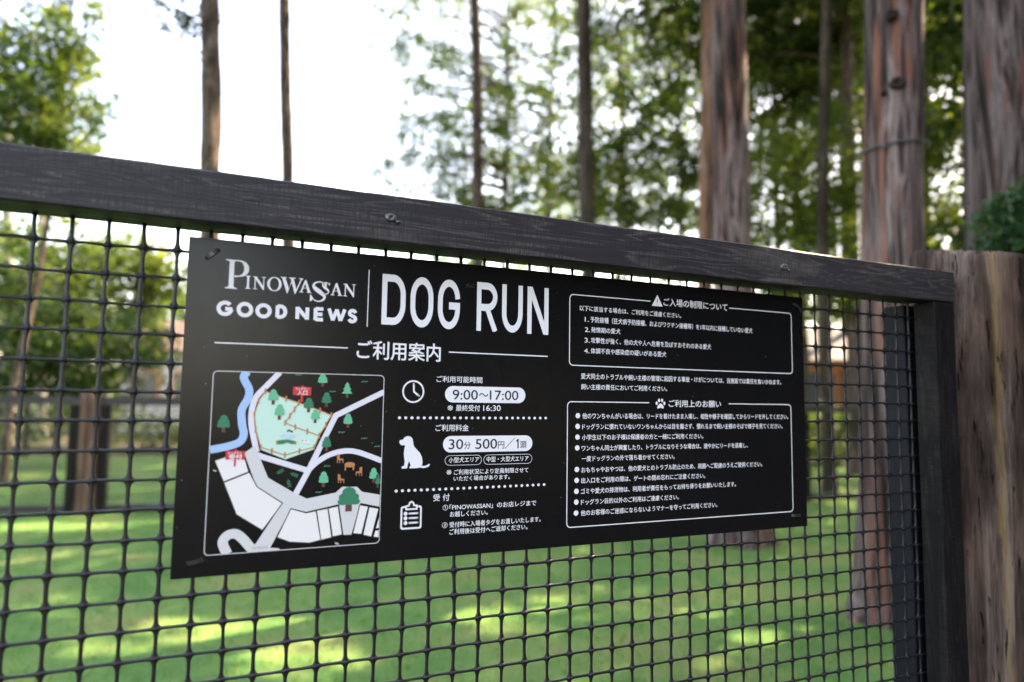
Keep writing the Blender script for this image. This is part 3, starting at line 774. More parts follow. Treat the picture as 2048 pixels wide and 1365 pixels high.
def frame_box(art, conv, q, gap0, gap1, w=0.0016, r=0.007):
    p = pts(conv, *q)
    u0, u1 = (p[0][0] + p[3][0]) / 2, (p[1][0] + p[2][0]) / 2; v1, v0 = (p[0][1] + p[1][1]) / 2, (p[2][1] + p[3][1]) / 2
    g0, g1 = S(*conv(*gap0))[0], S(*conv(*gap1))[0]
    rp = rrect(u0, u1, v0, v1, r, 6)          # runs from right, over the top to the left, down and back
    top_r, top_l = rp[:7], rp[7:]
    art.stroke([(g0, v1)] + top_l[0:7] + top_l[7:14] + top_l[14:21] + top_r + [(g1, v1)], w)
rules = Art(); wants = Art()
frame_box(rules, k5, ((82, 78), (1899, 235), (1897, 731), (75, 655)), (740, 133), (1385, 190))
say(rules, "ご入場の制限について", 848, 108, 172, 1370, 157, 215, k5, 0.014)
tri_ = pts(k5, (797, 92), (834, 174), (758, 168)); rules.poly([tri_[0], tri_[2], tri_[1]]); rules.stroke(tri_, 0.0020, 0.25, closed=True)
exc = Art(); exc.stroke(pts(k5, (797, 117), (796, 145)), 0.0014, 1); exc.disc(S(*k5(796, 158)), 0.0009, None, 1, 8)
say(rules, "以下に該当する場合は、ご利用をご遠慮ください。", 161, 169, 213, 990, 232, 273, k5)
for t_, x0, a0, b0, x1, a1, b1 in (("1.", 203, 264, 302, 236, 266, 304), ("2.", 203, 348, 386, 245, 350, 388), ("3.", 201, 435, 473, 243, 437, 475), ("4.", 198, 521, 559, 241, 523, 561),
        ("予防接種（狂犬病予防接種、およびワクチン接種等）を1年以内に接種していない愛犬", 248, 263, 309, 1574, 353, 398),
        ("発情期の愛犬", 254, 346, 391, 494, 362, 405), ("攻撃性が強く、他の犬や人へ危害を及ぼすおそれのある愛犬", 253, 432, 478, 1236, 487, 530),
        ("体調不良や感染症の疑いがある愛犬", 252, 518, 564, 869, 548, 592)):
    say(rules, t_, x0, a0, b0, x1, a1, b1, k5)
note = Art()
say(note, "愛犬同士のトラブルや飼い主様の管理に起因する事故・けがについては、当施設では責任を負いかねます。", 173, 726, 772, 1810, 776, 820, k5)
say(note, "飼い主様の責任においてご利用ください。", 172, 812, 858, 876, 830, 874, k5)
frame_box(wants, k6, ((68, 97), (1898, 122), (1901, 999), (48, 1127)), (729, 107), (1381, 118))
say(wants, "ご利用上のお願い", 890, 83, 140, 1318, 90, 146, k6, 0.014)
pc = S(*k6(823, 130)); wants.poly([(pc[0] + x * .001, pc[1] + y * .001) for x, y in ((-7.2, -3.2), (-6.5, -1), (-3.2, 2.6), (0, 4), (3.2, 2.6), (6.5, -1), (7.2, -3.2), (5.8, -5.2), (2.5, -4.4), (0, -3.6), (-2.5, -4.4), (-5.8, -5.2))])
for x, y in ((-8.2, 4.2), (-3.2, 9.2), (3.2, 9.2), (8.2, 4.2)): wants.disc((pc[0] + x * .001, pc[1] + y * .001), 0.0023, 0.0032, 0.25, 14)
for x_, y_ in ((146, 212), (144, 300), (143, 388), (141, 476), (138, 653), (136, 742), (134, 832), (133, 920), (131, 1010)): wants.disc(S(*k6(x_, y_)), 0.0044, None, 0, 20)
for t_, x0, y0, x1, y1 in (("他のワンちゃんがいる場合は、リードを着けたまま入場し、相性や様子を確認してからリードを外してください。", 183, 214, 1868, 221),
        ("ドッグランに慣れていないワンちゃんからは目を離さず、慣れるまで飼い主様のそばで様子を見てください。", 182, 300, 1820, 299),
        ("小学生以下のお子様は保護者の方と一緒にご利用ください。", 180, 387, 1172, 382), ("ワンちゃん同士が興奮したり、トラブルになりそうな場合は、速やかにリードを装着し、", 178, 475, 1536, 457),
        ("一度ドッグランの外で落ち着かせてください。", 178, 562, 938, 548), ("おもちゃやおやつは、他の愛犬とのトラブル防止のため、周囲へご配慮のうえご使用ください。", 175, 651, 1655, 613),
        ("出入口をご利用の際は、ゲートの閉め忘れにご注意ください。", 174, 739, 1188, 707), ("ゴミや愛犬の排泄物は、利用者が責任をもってお持ち帰りをお願いいたします。", 172, 828, 1440, 775),
        ("ドッグラン目的以外のご利用はご遠慮ください。", 172, 916, 972, 882), ("他のお客様のご迷惑にならないようマナーを守ってご利用ください。", 170, 1006, 1287, 944)):
    say(wants, t_, x0, y0 - 23, y0 + 23, x1, y1 - 21, y1 + 21, k6)

# ---- the printed site map
q = pts(k3, (292, 68), (1335, 92), (1297, 1110), (235, 1192))
BU0, BU1, BV1, BV0 = (q[0][0] + q[3][0]) / 2, (q[1][0] + q[2][0]) / 2, (q[0][1] + q[1][1]) / 2, (q[2][1] + q[3][1]) / 2
CLIP = (BU0 + .0007, BU1 - .0007, BV0 + .0007, BV1 - .0007)
mroad, mgrey, mbuild, mriver, mmint, mor, mblk, mgi, mgrass = [Art(CLIP) for _ in range(9)]
SYMBOLS = []
border = Art()
border.ring(rrect(BU0, BU1, BV0, BV1, .006, 6), rrect(BU0 + .0008, BU1 - .0008, BV0 + .0008, BV1 - .0008, .0052, 6))
px3 = (BU1 - BU0) / 1050                   # one crop pixel on the board
mriver.stroke(smooth(pts(k3, (502, 72), (478, 108), (511, 180), (503, 235), (466, 305), (468, 390), (478, 450), (455, 497), (385, 524), (274, 546)), 6), 46 * px3, 0)
mroad.stroke(smooth(pts(k3, (698, 76), (620, 155), (556, 222), (528, 300), (524, 390), (540, 480), (556, 560)), 5), 34 * px3, 0)
mroad.stroke(pts(k3, (545, 572), (600, 592), (868, 672)), 34 * px3, 0.25)
mroad.stroke(pts(k3, (1329, 195), (1036, 338), (985, 440), (872, 668), (792, 815)), 36 * px3, 0.5)
mroad.stroke(smooth(pts(k3, (862, 678), (920, 622), (1000, 575), (1090, 553), (1160, 558), (1240, 584), (1314, 612)), 5), 34 * px3, 0.75)
mmint.poly(pts(k3, (610, 190), (1010, 335), (940, 455), (905, 542), (730, 604), (585, 546), (550, 430), (540, 330), (570, 245)), 2)
mgrey.poly(pts(k3, (480, 565), (545, 520), (625, 715), (780, 805), (860, 842), (1035, 805), (1075, 770), (1165, 770), (1195, 800), (1303, 818), (1300, 890), (1185, 868), (1130, 1060), (1082, 1062), (1055, 876),
                   (855, 922), (765, 900), (638, 1140), (690, 1142), (697, 1156), (512, 1172), (714, 866), (556, 770)), 3)
mgrey.stroke(smooth(pts(k3, (378, 1178), (350, 1110), (378, 1066), (428, 1056), (472, 1086), (522, 1142), (555, 1160)), 6), 56 * px3, 3.25)
for j, poly_ in enumerate((((305, 613), (372, 590), (482, 600), (504, 678), (357, 737)), ((360, 746), (511, 686), (556, 772), (708, 870), (590, 1030), (435, 936)),
              ((765, 906), (855, 931), (914, 919), (942, 1090), (876, 1108), (755, 1102), (683, 1075)), ((922, 916), (985, 904), (1008, 1075), (948, 1090)), ((993, 902), (1048, 890), (1072, 1058), (1018, 1070)),
              ((1183, 883), (1230, 891), (1190, 1055), (1142, 1050)), ((1240, 895), (1293, 904), (1250, 1070), (1203, 1060)), ((1298, 955), (1297, 1018), (1279, 1022)), ((1296, 1035), (1296, 1075), (1265, 1072), (1276, 1036)))):
    mbuild.poly(pts(k3, *poly_), 5)
    mblk.stroke(pts(k3, *poly_), 12 * px3, 4.4, closed=True)
ringp = ((608, 190), (735, 235), (812, 260), (940, 307), (1008, 335), (975, 395), (935, 460), (904, 530), (815, 552), (727, 578), (648, 552), (580, 530), (550, 425), (542, 330), (567, 250))
inner = ((812, 260), (785, 300), (757, 340), (728, 382), (790, 408), (863, 434), (935, 460))
mor.stroke(pts(k3, *ringp), 6 * px3, 6, closed=True); mor.stroke(pts(k3, *inner), 6 * px3, 6.25)
for x, y in ringp + inner[1:-1]: mor.stroke(pts(k3, (x + 1, y - 17), (x - 1, y + 17)), 10 * px3, 6.5)
def mtree(x, y, w, h, dark, lay=7.5):
    c = S(*k3(x, y)); W2, H2 = w * px3 / 2, h * px3 / 2
    a = Art(CLIP); SYMBOLS.append(("tree_symbol", a, [M_BROWN, M_TREED if dark else M_TREEL]))
    a.poly([(c[0] - W2 * .3, c[1] - H2 * 1.65), (c[0] + W2 * .3, c[1] - H2 * 1.65), (c[0] + W2 * .26, c[1] - H2 * .6), (c[0] - W2 * .26, c[1] - H2 * .6)], lay - .5)
    lob = [(0, 1), (.42, .82), (.62, .5), (.58, .3), (.86, .12), (.9, -.2), (.82, -.3), (1.0, -.55), (.9, -.85), (.6, -.95), (.3, -.9), (0, -.98)]
    lob = lob + [(-x_, y_) for x_, y_ in lob[-2:0:-1]]
    a.m = 1; a.poly([(c[0] + px_ * W2, c[1] + py_ * H2) for px_, py_ in lob], lay)
for t_ in ((957, 113, 62, 62, 0), (980, 230, 62, 72, 1), (658, 213, 64, 72, 0), (695, 303, 62, 74, 0), (872, 262, 64, 70, 1), (912, 331, 58, 66, 0), (357, 373, 74, 80, 1), (1110, 358, 60, 70, 0),
           (980, 498, 60, 70, 1), (962, 712, 62, 74, 0), (1265, 688, 58, 74, 0), (1290, 722, 34, 72, 1)): mtree(*t_)
mtree(1115, 826, 145, 118, 1, 8)
c_ = S(*k3(1105, 172)); a = Art(CLIP); SYMBOLS.append(("conifer_symbol", a, [M_BROWN, M_TREEL]))
a.poly([(c_[0] - .002, c_[1] - .014), (c_[0] + .002, c_[1] - .014), (c_[0] + .002, c_[1] - .006), (c_[0] - .002, c_[1] - .006)], 7)
a.m = 1; a.poly([(c_[0] + x * px3, c_[1] + y * px3) for x, y in ((0, 40), (18, 14), (10, 14), (27, -10), (16, -10), (35, -36), (-35, -36), (-16, -10), (-27, -10), (-10, 14), (-18, 14))], 7.5)
for polys, l1, l2 in (((((777, 162), (888, 166), (885, 219), (775, 214)), ((823, 216), (838, 216), (836, 258), (821, 258)), ((826, 156), (840, 156), (840, 165), (826, 165))), ("ドッグラン", 795, 167, 184, 870, 169, 187), ("入口", 803, 185, 213, 862, 187, 215)),
                      ((((370, 551), (485, 553), (482, 606), (366, 604)), ((418, 604), (431, 604), (428, 647), (416, 647)), ((422, 543), (438, 543), (438, 552), (422, 552))), ("ドッグラン", 386, 556, 573, 464, 556, 574), ("受付", 388, 573, 605, 468, 573, 605))):
    a = Art(); SYMBOLS.append(("red_marker", a, [M_RED, M_WHITE]))
    for j, p_ in enumerate(polys): a.poly(pts(k3, *p_), 9 + .1 * j)
    a.text_slot = 1
    say(a, *l1, k3, 0.02, 10); say(a, *l2, k3, 0.03, 10)
say(mgi, "ENTRANCE", 530, 1134, 1147, 621, 1130, 1142, k3, 0.01, 5)
a = Art(); SYMBOLS.append(("table_symbol", a, [M_ORANGE]))
a.disc(S(*k3(1120, 636)), 34 * px3, 17 * px3, 7)
a.stroke(pts(k3, (1094, 642), (1093, 671)), 9 * px3, 7.1); a.stroke(pts(k3, (1143, 642), (1141, 668)), 9 * px3, 7.1)
for x, y in ((1063, 600), (1175, 678), (1068, 722)):
    f_ = -1 if x == 1175 else 1
    a = Art(); SYMBOLS.append(("chair_symbol", a, [M_ORANGE]))
    a.poly(pts(k3, (x - 20 * f_, y - 30), (x - 4 * f_, y - 25), (x - 4 * f_, y - 2), (x + 20 * f_, y), (x + 14 * f_, y + 9), (x - 20 * f_, y + 7)), 7)
    for dx in (-17, -3, 16): a.stroke(pts(k3, (x + dx * f_, y + 5), (x + dx * f_, y + 25)), 5 * px3, 7.25)
for x, y, a0 in ((695, 680, 150), (780, 695, 200), (750, 745, 260)):
    a = Art(); SYMBOLS.append(("sprig_symbol", a, [M_TREED]))
    ca, sa = math.cos(R(a0)), math.sin(R(a0))
    a.stroke(pts(k3, (x + 24 * ca, y + 24 * sa), (x - 22 * ca, y - 22 * sa)), 3 * px3, 7)
    for k in range(3):
        for sg in (-1, 1):
            bx_, by_ = x + (14 - 15 * k) * ca, y + (14 - 15 * k) * sa; an = R(a0 + 180 + 42 * sg); c1, s1 = math.cos(an), math.sin(an)
            a.poly(pts(k3, (bx_, by_), (bx_ + 9 * c1 - 4 * s1, by_ + 9 * s1 + 4 * c1), (bx_ + 19 * c1, by_ + 19 * s1), (bx_ + 9 * c1 + 4 * s1, by_ + 9 * s1 - 4 * c1)), 7.2 + .1 * k + .05 * sg)
for x, y in ((810, 92), (1210, 133), (1015, 193), (1070, 440), (1207, 477), (1287, 525), (982, 645), (932, 803)):
    GR = Art(CLIP); SYMBOLS.append(("grass_mark", GR, [M_TREEL]))
    for k in range(4): GR.stroke(pts(k3, (x - 16 + 10 * k, y + 4 - 3 * (k % 2)), (x - 13 + 10 * k, y - 4)), 4 * px3, 7)
a = Art(); SYMBOLS.append(("figure_symbol", a, [M_TREED, M_ORANGE, M_PALEBLUE, M_BROWN]))
a.poly(pts(k3, (675, 492), (710, 485), (745, 484), (795, 494), (793, 511), (765, 510), (740, 500), (715, 510), (678, 512)), 7)
a.m = 1; a.poly(pts(k3, (672, 491), (682, 489), (684, 511), (674, 514)), 7.3); a.poly(pts(k3, (786, 493), (796, 494), (795, 514), (785, 511)), 7.3)
a.m = 2; a.poly(pts(k3, (698, 452), (730, 449), (760, 449), (788, 452), (786, 464), (768, 466), (765, 480), (728, 480), (726, 466), (699, 464)), 7)
a.m = 3; a.poly(pts(k3, (736, 438), (744, 424), (758, 422), (764, 430), (775, 430), (776, 440), (764, 440), (756, 432)), 7)
a = Art(); SYMBOLS.append(("dog_symbol", a, [M_WHITE, M_BROWN]))
a.poly(pts(k3, (822, 490), (832, 484), (842, 488), (866, 490), (880, 498), (874, 508), (846, 508), (832, 502)), 7)
a.m = 1; a.disc(S(*k3(833, 490)), 4 * px3, None, 7.5, 8); a.disc(S(*k3(855, 491)), 4 * px3, None, 7.5, 8)

scuffs = []
for x, y, w_, h_ in ((302, 672, 24, 9), (1041, 1113, 26, 12), (100, 729, 7, 7)):
    a = Art(); a.poly(pts(k3, (x - w_ / 2, y - h_ / 2 - 3), (x + w_ / 2, y - h_ / 2 + 4), (x + w_ / 2 - 2, y + h_ / 2 + 3), (x - w_ / 2 + 4, y + h_ / 2 - 2)), 9); scuffs.append(a)
a = Art()
for i in range(26):
    rr_ = random.Random(i); x, y = 1080 + rr_.gauss(0, 26), 350 + rr_.gauss(0, 11); a.disc(S(*k2(x, y)), 0.0003 + 0.0004 * rr_.random(), None, 0.5, 6)
scuffs.append(a)
set_text()
for a in scuffs[:3]: a.mesh("scuff", M_SCUFF, board_root)
scuffs[3].mesh("dust_smudge", M_DUST, board_root)
title.mesh("title_lettering", M_WHITE, board_root); head.mesh("heading_lettering", M_WHITE, board_root)
info.mesh("guidance_lettering", M_WHITE, board_root)
bd = badge.mesh("white_badge", M_WHITE, board_root); badge_ink.mesh("black_lettering", M_BLACKINK, bd)
bd = badge2.mesh("white_badge", M_WHITE, board_root); badge_ink2.mesh("black_lettering", M_BLACKINK, bd)
dots.mesh("dotted_line", M_WHITE, board_root); dots2.mesh("dotted_line", M_WHITE, board_root)
rb = rules.mesh("restriction_box", M_WHITE, board_root); exc.mesh("exclamation_mark", M_BLACKINK, rb)
note.mesh("liability_lettering", M_WHITE, board_root); wants.mesh("request_box", M_WHITE, board_root)
mp_ = border.mesh("site_map", M_WHITE, board_root)
for nm, art, mt in (("map_path", mroad, M_LILAC), ("map_road", mgrey, M_GREYROAD), ("map_outline", mblk, M_BLACKINK), ("map_building", mbuild, M_CREAM), ("map_river", mriver, M_RIVER), ("map_lawn", mmint, M_MINT),
                    ("map_fence", mor, M_ORANGE), ("entrance_lettering", mgi, M_GREYINK)):
    art.mesh(nm, mt, mp_)
for nm, art, mt in SYMBOLS: art.mesh(nm, mt, mp_)

# ---- cable ties that hold the board
def tie(p0, p1, label):
    a_, b_ = on_y(*p0, 1.0), on_y(*p1, 1.0)
    d = (b_ - a_); L = d.length; t = d.normalized(); nrm = Vector((0, -1, 0)); sd_ = t.cross(nrm)
    loop = [(-.15, .010), (-.12, .004), (0, -.0008), (.10, -.0026), (.3, -.0036), (.55, -.0038), (.8, -.0030), (.95, -.0015), (1.06, .0006), (1.12, .004), (1.13, .010), (1.0, .0145), (.6, .0155), (.2, .0150), (-.05, .0135)]
    V, F = [], []
    for i, (s, y) in enumerate(loop):
        c = a_ + d * s; c.y = 1.0 + y
        s2, y2 = loop[(i + 1) % len(loop)]; s0, y0 = loop[i - 1]
        tn = (t * ((s2 - s0) * L) + Vector((0, y2 - y0, 0))).normalized(); nn = tn.cross(sd_).normalized()
        for ws, hs in ((-1, -1), (1, -1), (1, 1), (-1, 1)): V.append(c + sd_ * (0.0025 * ws) + nn * (0.0009 * hs))
    n = len(loop)
    for i in range(n):
        j = (i + 1) % n
        for k in range(4):
            k2 = (k + 1) % 4; F.append((i * 4 + k, i * 4 + k2, j * 4 + k2, j * 4 + k))
    o = obj("cable_tie", (V, F), M_TIE, origin=a_, smooth=False)
    tag(o, label, "cable tie", "cable ties holding the notice board")
tie((413, 517), (438, 500), "black cable tie slanting through the corner beside the serif logo of the notice board")
tie((1587, 609), (1601, 623), "black cable tie in the notice board corner above the restrictions box")
tie((375, 1127), (404, 1120), "black cable tie in the notice board corner below the printed map")
tie((1584, 1031), (1600, 1030), "black cable tie in the notice board corner below the list of requests")

# ================================================================ TREES
def trunk_vf(base, top, r0, r1, seed, seg=18, rings=34, flare=0.5, flute=0.0, bend=0.0, lump=0.06):
    base, top = Vector(base), Vector(top); V, F = [], []
    H = (top - base).length
    for i in range(rings + 1):
        t = (i / rings) ** 1.25; z = t * H
        c = base.lerp(top, t)
        w = noise.noise_vector(Vector((seed * 3.1, z * 0.22, 1.0)))
        c = c + Vector((w.x, w.y, 0)) * bend * min(1, z / 2)
        r = r0 + (r1 - r0) * t
        fl = math.exp(-z / 0.28) * flare
        for k in range(seg):
            th = 2 * math.pi * k / seg
            q = r * (1 + fl + fl * flute * math.cos(5 * th + seed) + 0.035 * math.cos(3 * th + seed + z * 0.15)
                     + lump * noise.noise(Vector((math.cos(th) * 1.6 + seed, math.sin(th) * 1.6, z * 1.6))) + lump * .5 * noise.noise(Vector((math.cos(th) * 5 + seed, math.sin(th) * 5, z * 4)))
                     + lump * .45 * abs(noise.noise(Vector((math.cos(th) * 9 + seed, math.sin(th) * 9, z * .7)))))
            V.append((c.x + q * math.cos(th), c.y + q * math.sin(th), c.z + (-0.05 if i == 0 else 0)))
    for i in range(rings):
        for k in range(seg):
            k2 = (k + 1) % seg; F.append((i * seg + k, i * seg + k2, (i + 1) * seg + k2, (i + 1) * seg + k))
    F.append(tuple(range(rings * seg, rings * seg + seg)))
    return V, F
def leaves_np(centres, radii, per, size, rg, flatten=0.7, gaps=False):
    """leaf faces scattered through many clumps"""
    n = len(centres) * per
    c = np.repeat(centres, per, 0); rad = np.repeat(radii, per)[:, None]
    off = rg.normal(0, 0.5, (n, 3)) * rad * np.array([1, 1, flatten])
    p = c + off
    keep = ~lets_sun_through(p, rg) if gaps else np.ones(n, bool)
    p = p[keep]; n_all, n = n, len(p)
    nrm = rg.normal(0, 1, (n, 3)) + np.array([0, 0, 0.9]); nrm /= np.linalg.norm(nrm, axis=1)[:, None]
    a = np.cross(nrm, rg.normal(0, 1, (n, 3))); a /= np.linalg.norm(a, axis=1)[:, None]
    b = np.cross(nrm, a)
    s = size * rg.uniform(0.55, 1.35, n)[:, None]
    V = np.stack([p - a * s, p + b * s * 0.45 + nrm * s * 0.12, p + a * s, p - b * s * 0.45 + nrm * s * 0.12], 1)
    tint = np.clip(np.repeat(rg.beta(1.1, 1.6, len(centres)), per) + rg.normal(0, 0.15, n_all), 0, 1)[keep]
    return V.reshape(-1, 3), np.arange(4 * n).reshape(n, 4), tint
def crown_clumps(c, rad, n, rg, hollow=0.35):
    d = rg.normal(0, 1, (n, 3)); d /= np.linalg.norm(d, axis=1)[:, None]
    r = (hollow + (1 - hollow) * rg.random(n)) ** (0.7)
    return np.array(c) + d * r[:, None] * np.array(rad)
def tree(name, label, base, top, r0, r1, bark_m, crown, leaf_m, seed, group=None, cat="tree", flare=0.5, flute=0.0, bend=0.1, seg=16, rings=30, lump=0.06, limbs=True, stubs=()):
    """crown: list of (centre, radii, clumps, leaves per clump, clump radius, leaf size)"""
    root = thing(name, base, label, cat, group)
    rg = np.random.default_rng(seed); rr = random.Random(seed)
    parts = [trunk_vf(base, top, r0, r1, seed, seg, rings, flare, flute, bend, lump)]
    VV_, FF_, TT_, n0 = [], [], [], 0
    for c, rad, nc, per, cr, ls in crown:
        cl = crown_clumps(c, rad, nc, rg)
        V, F, T = leaves_np(cl, rg.uniform(0.6, 1.3, nc) * cr, per, ls, rg, gaps=leaf_m is M_CONIF)
        VV_.append(V); FF_.append(F + n0); TT_.append(T); n0 += len(V)
        if limbs:
            for q in cl[:: max(1, nc // 26)]:
                q = Vector(q); B, T_ = Vector(base), Vector(top)
                f = min(0.97, max(0.15, (q.z - 0.5 * rr.uniform(0.4, 1.2) - B.z) / max(0.1, (T_.z - B.z))))
                s = B.lerp(T_, f); ln = (q - s).length
                mid = s.lerp(q, 0.5) + Vector((rr.uniform(-.1, .1), rr.uniform(-.1, .1), 0.05 * ln)) 
                rb = min(r0 * 0.3, 0.008 + 0.010 * ln)
                parts.append(tube([s, mid, q], [rb, rb * 0.6, rb * 0.25], 5))
    for s, e, rb in stubs: parts.append(tube([s, Vector(s).lerp(Vector(e), .6) + Vector((0, 0, .02)), e], [rb, rb * .7, rb * .3], 7))
    obj("trunk", join(*parts), bark_m, root, smooth=True)
    if VV_:
        V = np.concatenate(VV_) - np.array(base)
        me = mesh_np("crown", V, np.concatenate(FF_), np.concatenate(TT_), leaf_m)
        link("crown", me, root)
    return root
def col_tree(px0, px1, depth, wpx, H):
    """base and top of a trunk seen at column px0 low down and px1 at the upper edge of the picture"""
    b_ = ground_at(px0, depth); t_ = at(px1, 0, depth)
    k = H / t_.z
    return b_, b_.lerp(Vector((t_.x, t_.y, t_.z)), k), wpx / FPX * depth / 2

FRONT = "tall straight trunks rising behind the fence"
# -- the clear trunks, left to right
b_, t_, r_ = col_tree(428, 420, 9.0, 37, 15)
tree("pine_tree", "brown trunk with leafy side branch, thicker of the two against white sky", b_, t_, r_ * 1.08, r_ * 0.8, M_PINE,
     [((t_.x, t_.y, 12.0), (2.3, 2.3, 2.6), 60, 60, 0.6, 0.12), (tuple(at(345, 25, 9.0)), (0.5, 0.4, 0.35), 10, 26, 0.20, 0.06)], M_CONIF, 11, FRONT, bend=0.05, seg=20, rings=110, lump=0.17,
     stubs=((at(410, 60, 9.0), at(345, 10, 9.0), 0.03), (at(412, 190, 9), at(400, 180, 9), .03)))
b_, t_, r_ = col_tree(590, 573, 12.0, 24, 16)
tree("pine_tree", "slim brown pine trunk standing alone against the white sky", b_, t_, r_ * 1.1, r_ * 0.8, M_PINE,
     [((t_.x, t_.y, 13.0), (2.0, 2.0, 2.4), 50, 60, 0.6, 0.12)], M_CONIF, 12, FRONT, bend=0.08, rings=90, lump=0.17)
b_, t_, r_ = col_tree(962, 948, 14.0, 21, 16)
tree("pine_tree", "narrow dark trunk among airy leaves above the DOG RUN lettering", b_, t_, r_ * 1.15, r_ * 0.8, M_PINE,
     [((t_.x, t_.y, 13.5), (2.2, 2.2, 2.4), 50, 60, 0.6, 0.12)], M_CONIF, 13, FRONT, bend=0.10, rings=90, lump=0.17)
b_, t_, r_ = col_tree(1185, 1168, 12.0, 29, 16)
tree("pine_tree", "dark brown trunk rising through leaves midway along the fence rail", b_, t_, r_ * 1.1, r_ * 0.85, M_DARKBARK,
     [((t_.x, t_.y, 12.5), (2.4, 2.4, 2.6), 60, 60, 0.6, 0.12)], M_CONIF, 14, FRONT, bend=0.05, rings=60, lump=0.08)
b_, t_, r_ = col_tree(1396, 1420, 10.0, 30, 15)
tree("cypress_tree", "thin reddish trunk half hidden behind a thicker pale grey trunk", b_, t_, r_ * 1.05, r_ * 0.9, M_REDBARK,
     [((t_.x, t_.y, 11.5), (1.8, 1.8, 2.6), 50, 60, 0.6, 0.12)], M_CONIF, 15, FRONT, bend=0.04, rings=50)
b_, t_, r_ = col_tree(1476, 1459, 6.0, 84, 14)
tree("cypress_tree", "grey trunk with fluted foot that stands left of the strapped tree", b_, t_, r_, r_ * 0.25, M_CYPRESS,
     [((t_.x, t_.y, 10.5), (2.3, 2.3, 3.2), 80, 70, 0.6, 0.11)], M_CONIF, 16, FRONT, flare=0.55, flute=0.35, bend=0.03, seg=64, rings=110, lump=0.07)
b_, t_, r_ = col_tree(1768, 1790, 3.95, 114, 13)
T7B, T7T = b_, t_
M_KNOT = flat("dark_branch_scar", (0.026, 0.019, 0.017), 0.9, 0.1)
def knot(px, py, rad, depth, parent, seed):
    """sunken branch scar: a dark puckered boss with a dished middle, facing outwards"""
    c = at(px, py, depth); out = (Vector((0, 0, c.z)) - c); out.z = 0; out.normalize()
    side, up = out.cross(Vector((0, 0, 1))), Vector((0, 0, 1)); V, F = [], []
    prof = [(1.25, -0.03), (1.1, 0.004), (0.85, 0.010), (0.55, 0.004), (0.25, -0.012)]
    for rd_, o_ in prof:
        for k in range(18):
            th = 2 * math.pi * k / 18; q = rad * rd_ * (1 + .25 * noise.noise(Vector((math.cos(th) * 1.5 + seed, math.sin(th) * 1.5, rd_))))
            V.append(c + side * (q * 1.15 * math.cos(th)) + up * (q * .9 * math.sin(th)) + out * o_)
    for i in range(4):
        for k in range(18): F.append((i * 18 + k, i * 18 + (k + 1) % 18, i * 18 + 18 + (k + 1) % 18, i * 18 + 18 + k))
    F.append(tuple(72 + k for k in range(18)))
    obj("knot", (V, F), M_KNOT, parent, smooth=True)
t7 = tree("cypress_tree", "thickest grey and orange fibrous trunk, bound with a black strap, in front of bright leaves", b_, t_, r_ * 1.03, r_ * 0.55, M_CYPRESS,
     [((t_.x, t_.y, 10.0), (2.4, 2.4, 3.0), 80, 70, 0.6, 0.11)], M_CONIF, 17, FRONT, flare=0.42, flute=0.4, bend=0.02, seg=80, rings=140, lump=0.07)
for px, py, rd_, d_ in ((1795, 165, .030, 3.775), (1783, 28, .026, 3.788), (1768, 185, .013, 3.777)): knot(px, py, rd_, d_, t7, px)
b_, t_, r_ = col_tree(1990, 1990, 4.1, 112, 13)
T8B = b_
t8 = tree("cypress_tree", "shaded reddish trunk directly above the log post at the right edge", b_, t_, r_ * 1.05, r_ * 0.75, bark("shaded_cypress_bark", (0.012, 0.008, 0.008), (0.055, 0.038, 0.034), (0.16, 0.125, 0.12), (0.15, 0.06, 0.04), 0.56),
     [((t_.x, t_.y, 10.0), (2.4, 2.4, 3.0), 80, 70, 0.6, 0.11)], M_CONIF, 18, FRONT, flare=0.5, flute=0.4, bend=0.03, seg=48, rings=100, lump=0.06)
# strap around the thick trunk
def strap(name, c, rad, label, thick, tilt):
    P = [(c.x + rad * (1 + .03 * math.cos(3 * i)) * math.cos(2 * math.pi * i / 40), c.y + rad * math.sin(2 * math.pi * i / 40), c.z + tilt * math.cos(2 * math.pi * i / 40)) for i in range(41)]
    knot = tube([(c.x - rad * .9, c.y - rad * .42, c.z - tilt * .9 + .005), (c.x - rad * .99, c.y - rad * .40, c.z - tilt - .012), (c.x - rad * 1.02, c.y - rad * .38, c.z - tilt - .03)], [thick * 1.4, thick * 1.6, thick * .7], 8)
    o = obj(name, join(tube(P, thick, 8), knot), M_TIE, origin=c, smooth=True)
    tag(o, label, "strap")
f_ = (at(1772, 305, 3.95).z) / T7T.z
cc = T7B.lerp(T7T, f_)
strap("tree_strap", cc, 0.176, "black strap tied round the thick grey trunk", 0.0065, 0.012)
# green spray hanging in front of the shaded trunk
base8 = ground_at(2075, 3.3)
tree("evergreen_shrub", "deep green evergreen shrub poking over the log post at the right edge", base8, base8 + Vector((0, 0, 2.2)), 0.03, 0.012, M_DARKBARK,
     [(tuple(at(2065, 455, 3.3)), (0.22, 0.25, 0.22), 40, 60, 0.09, 0.024), (tuple(at(2120, 600, 3.3)), (0.30, 0.3, 0.6), 50, 50, 0.12, 0.026)], M_IVY, 19, cat="shrub", flare=0.1)

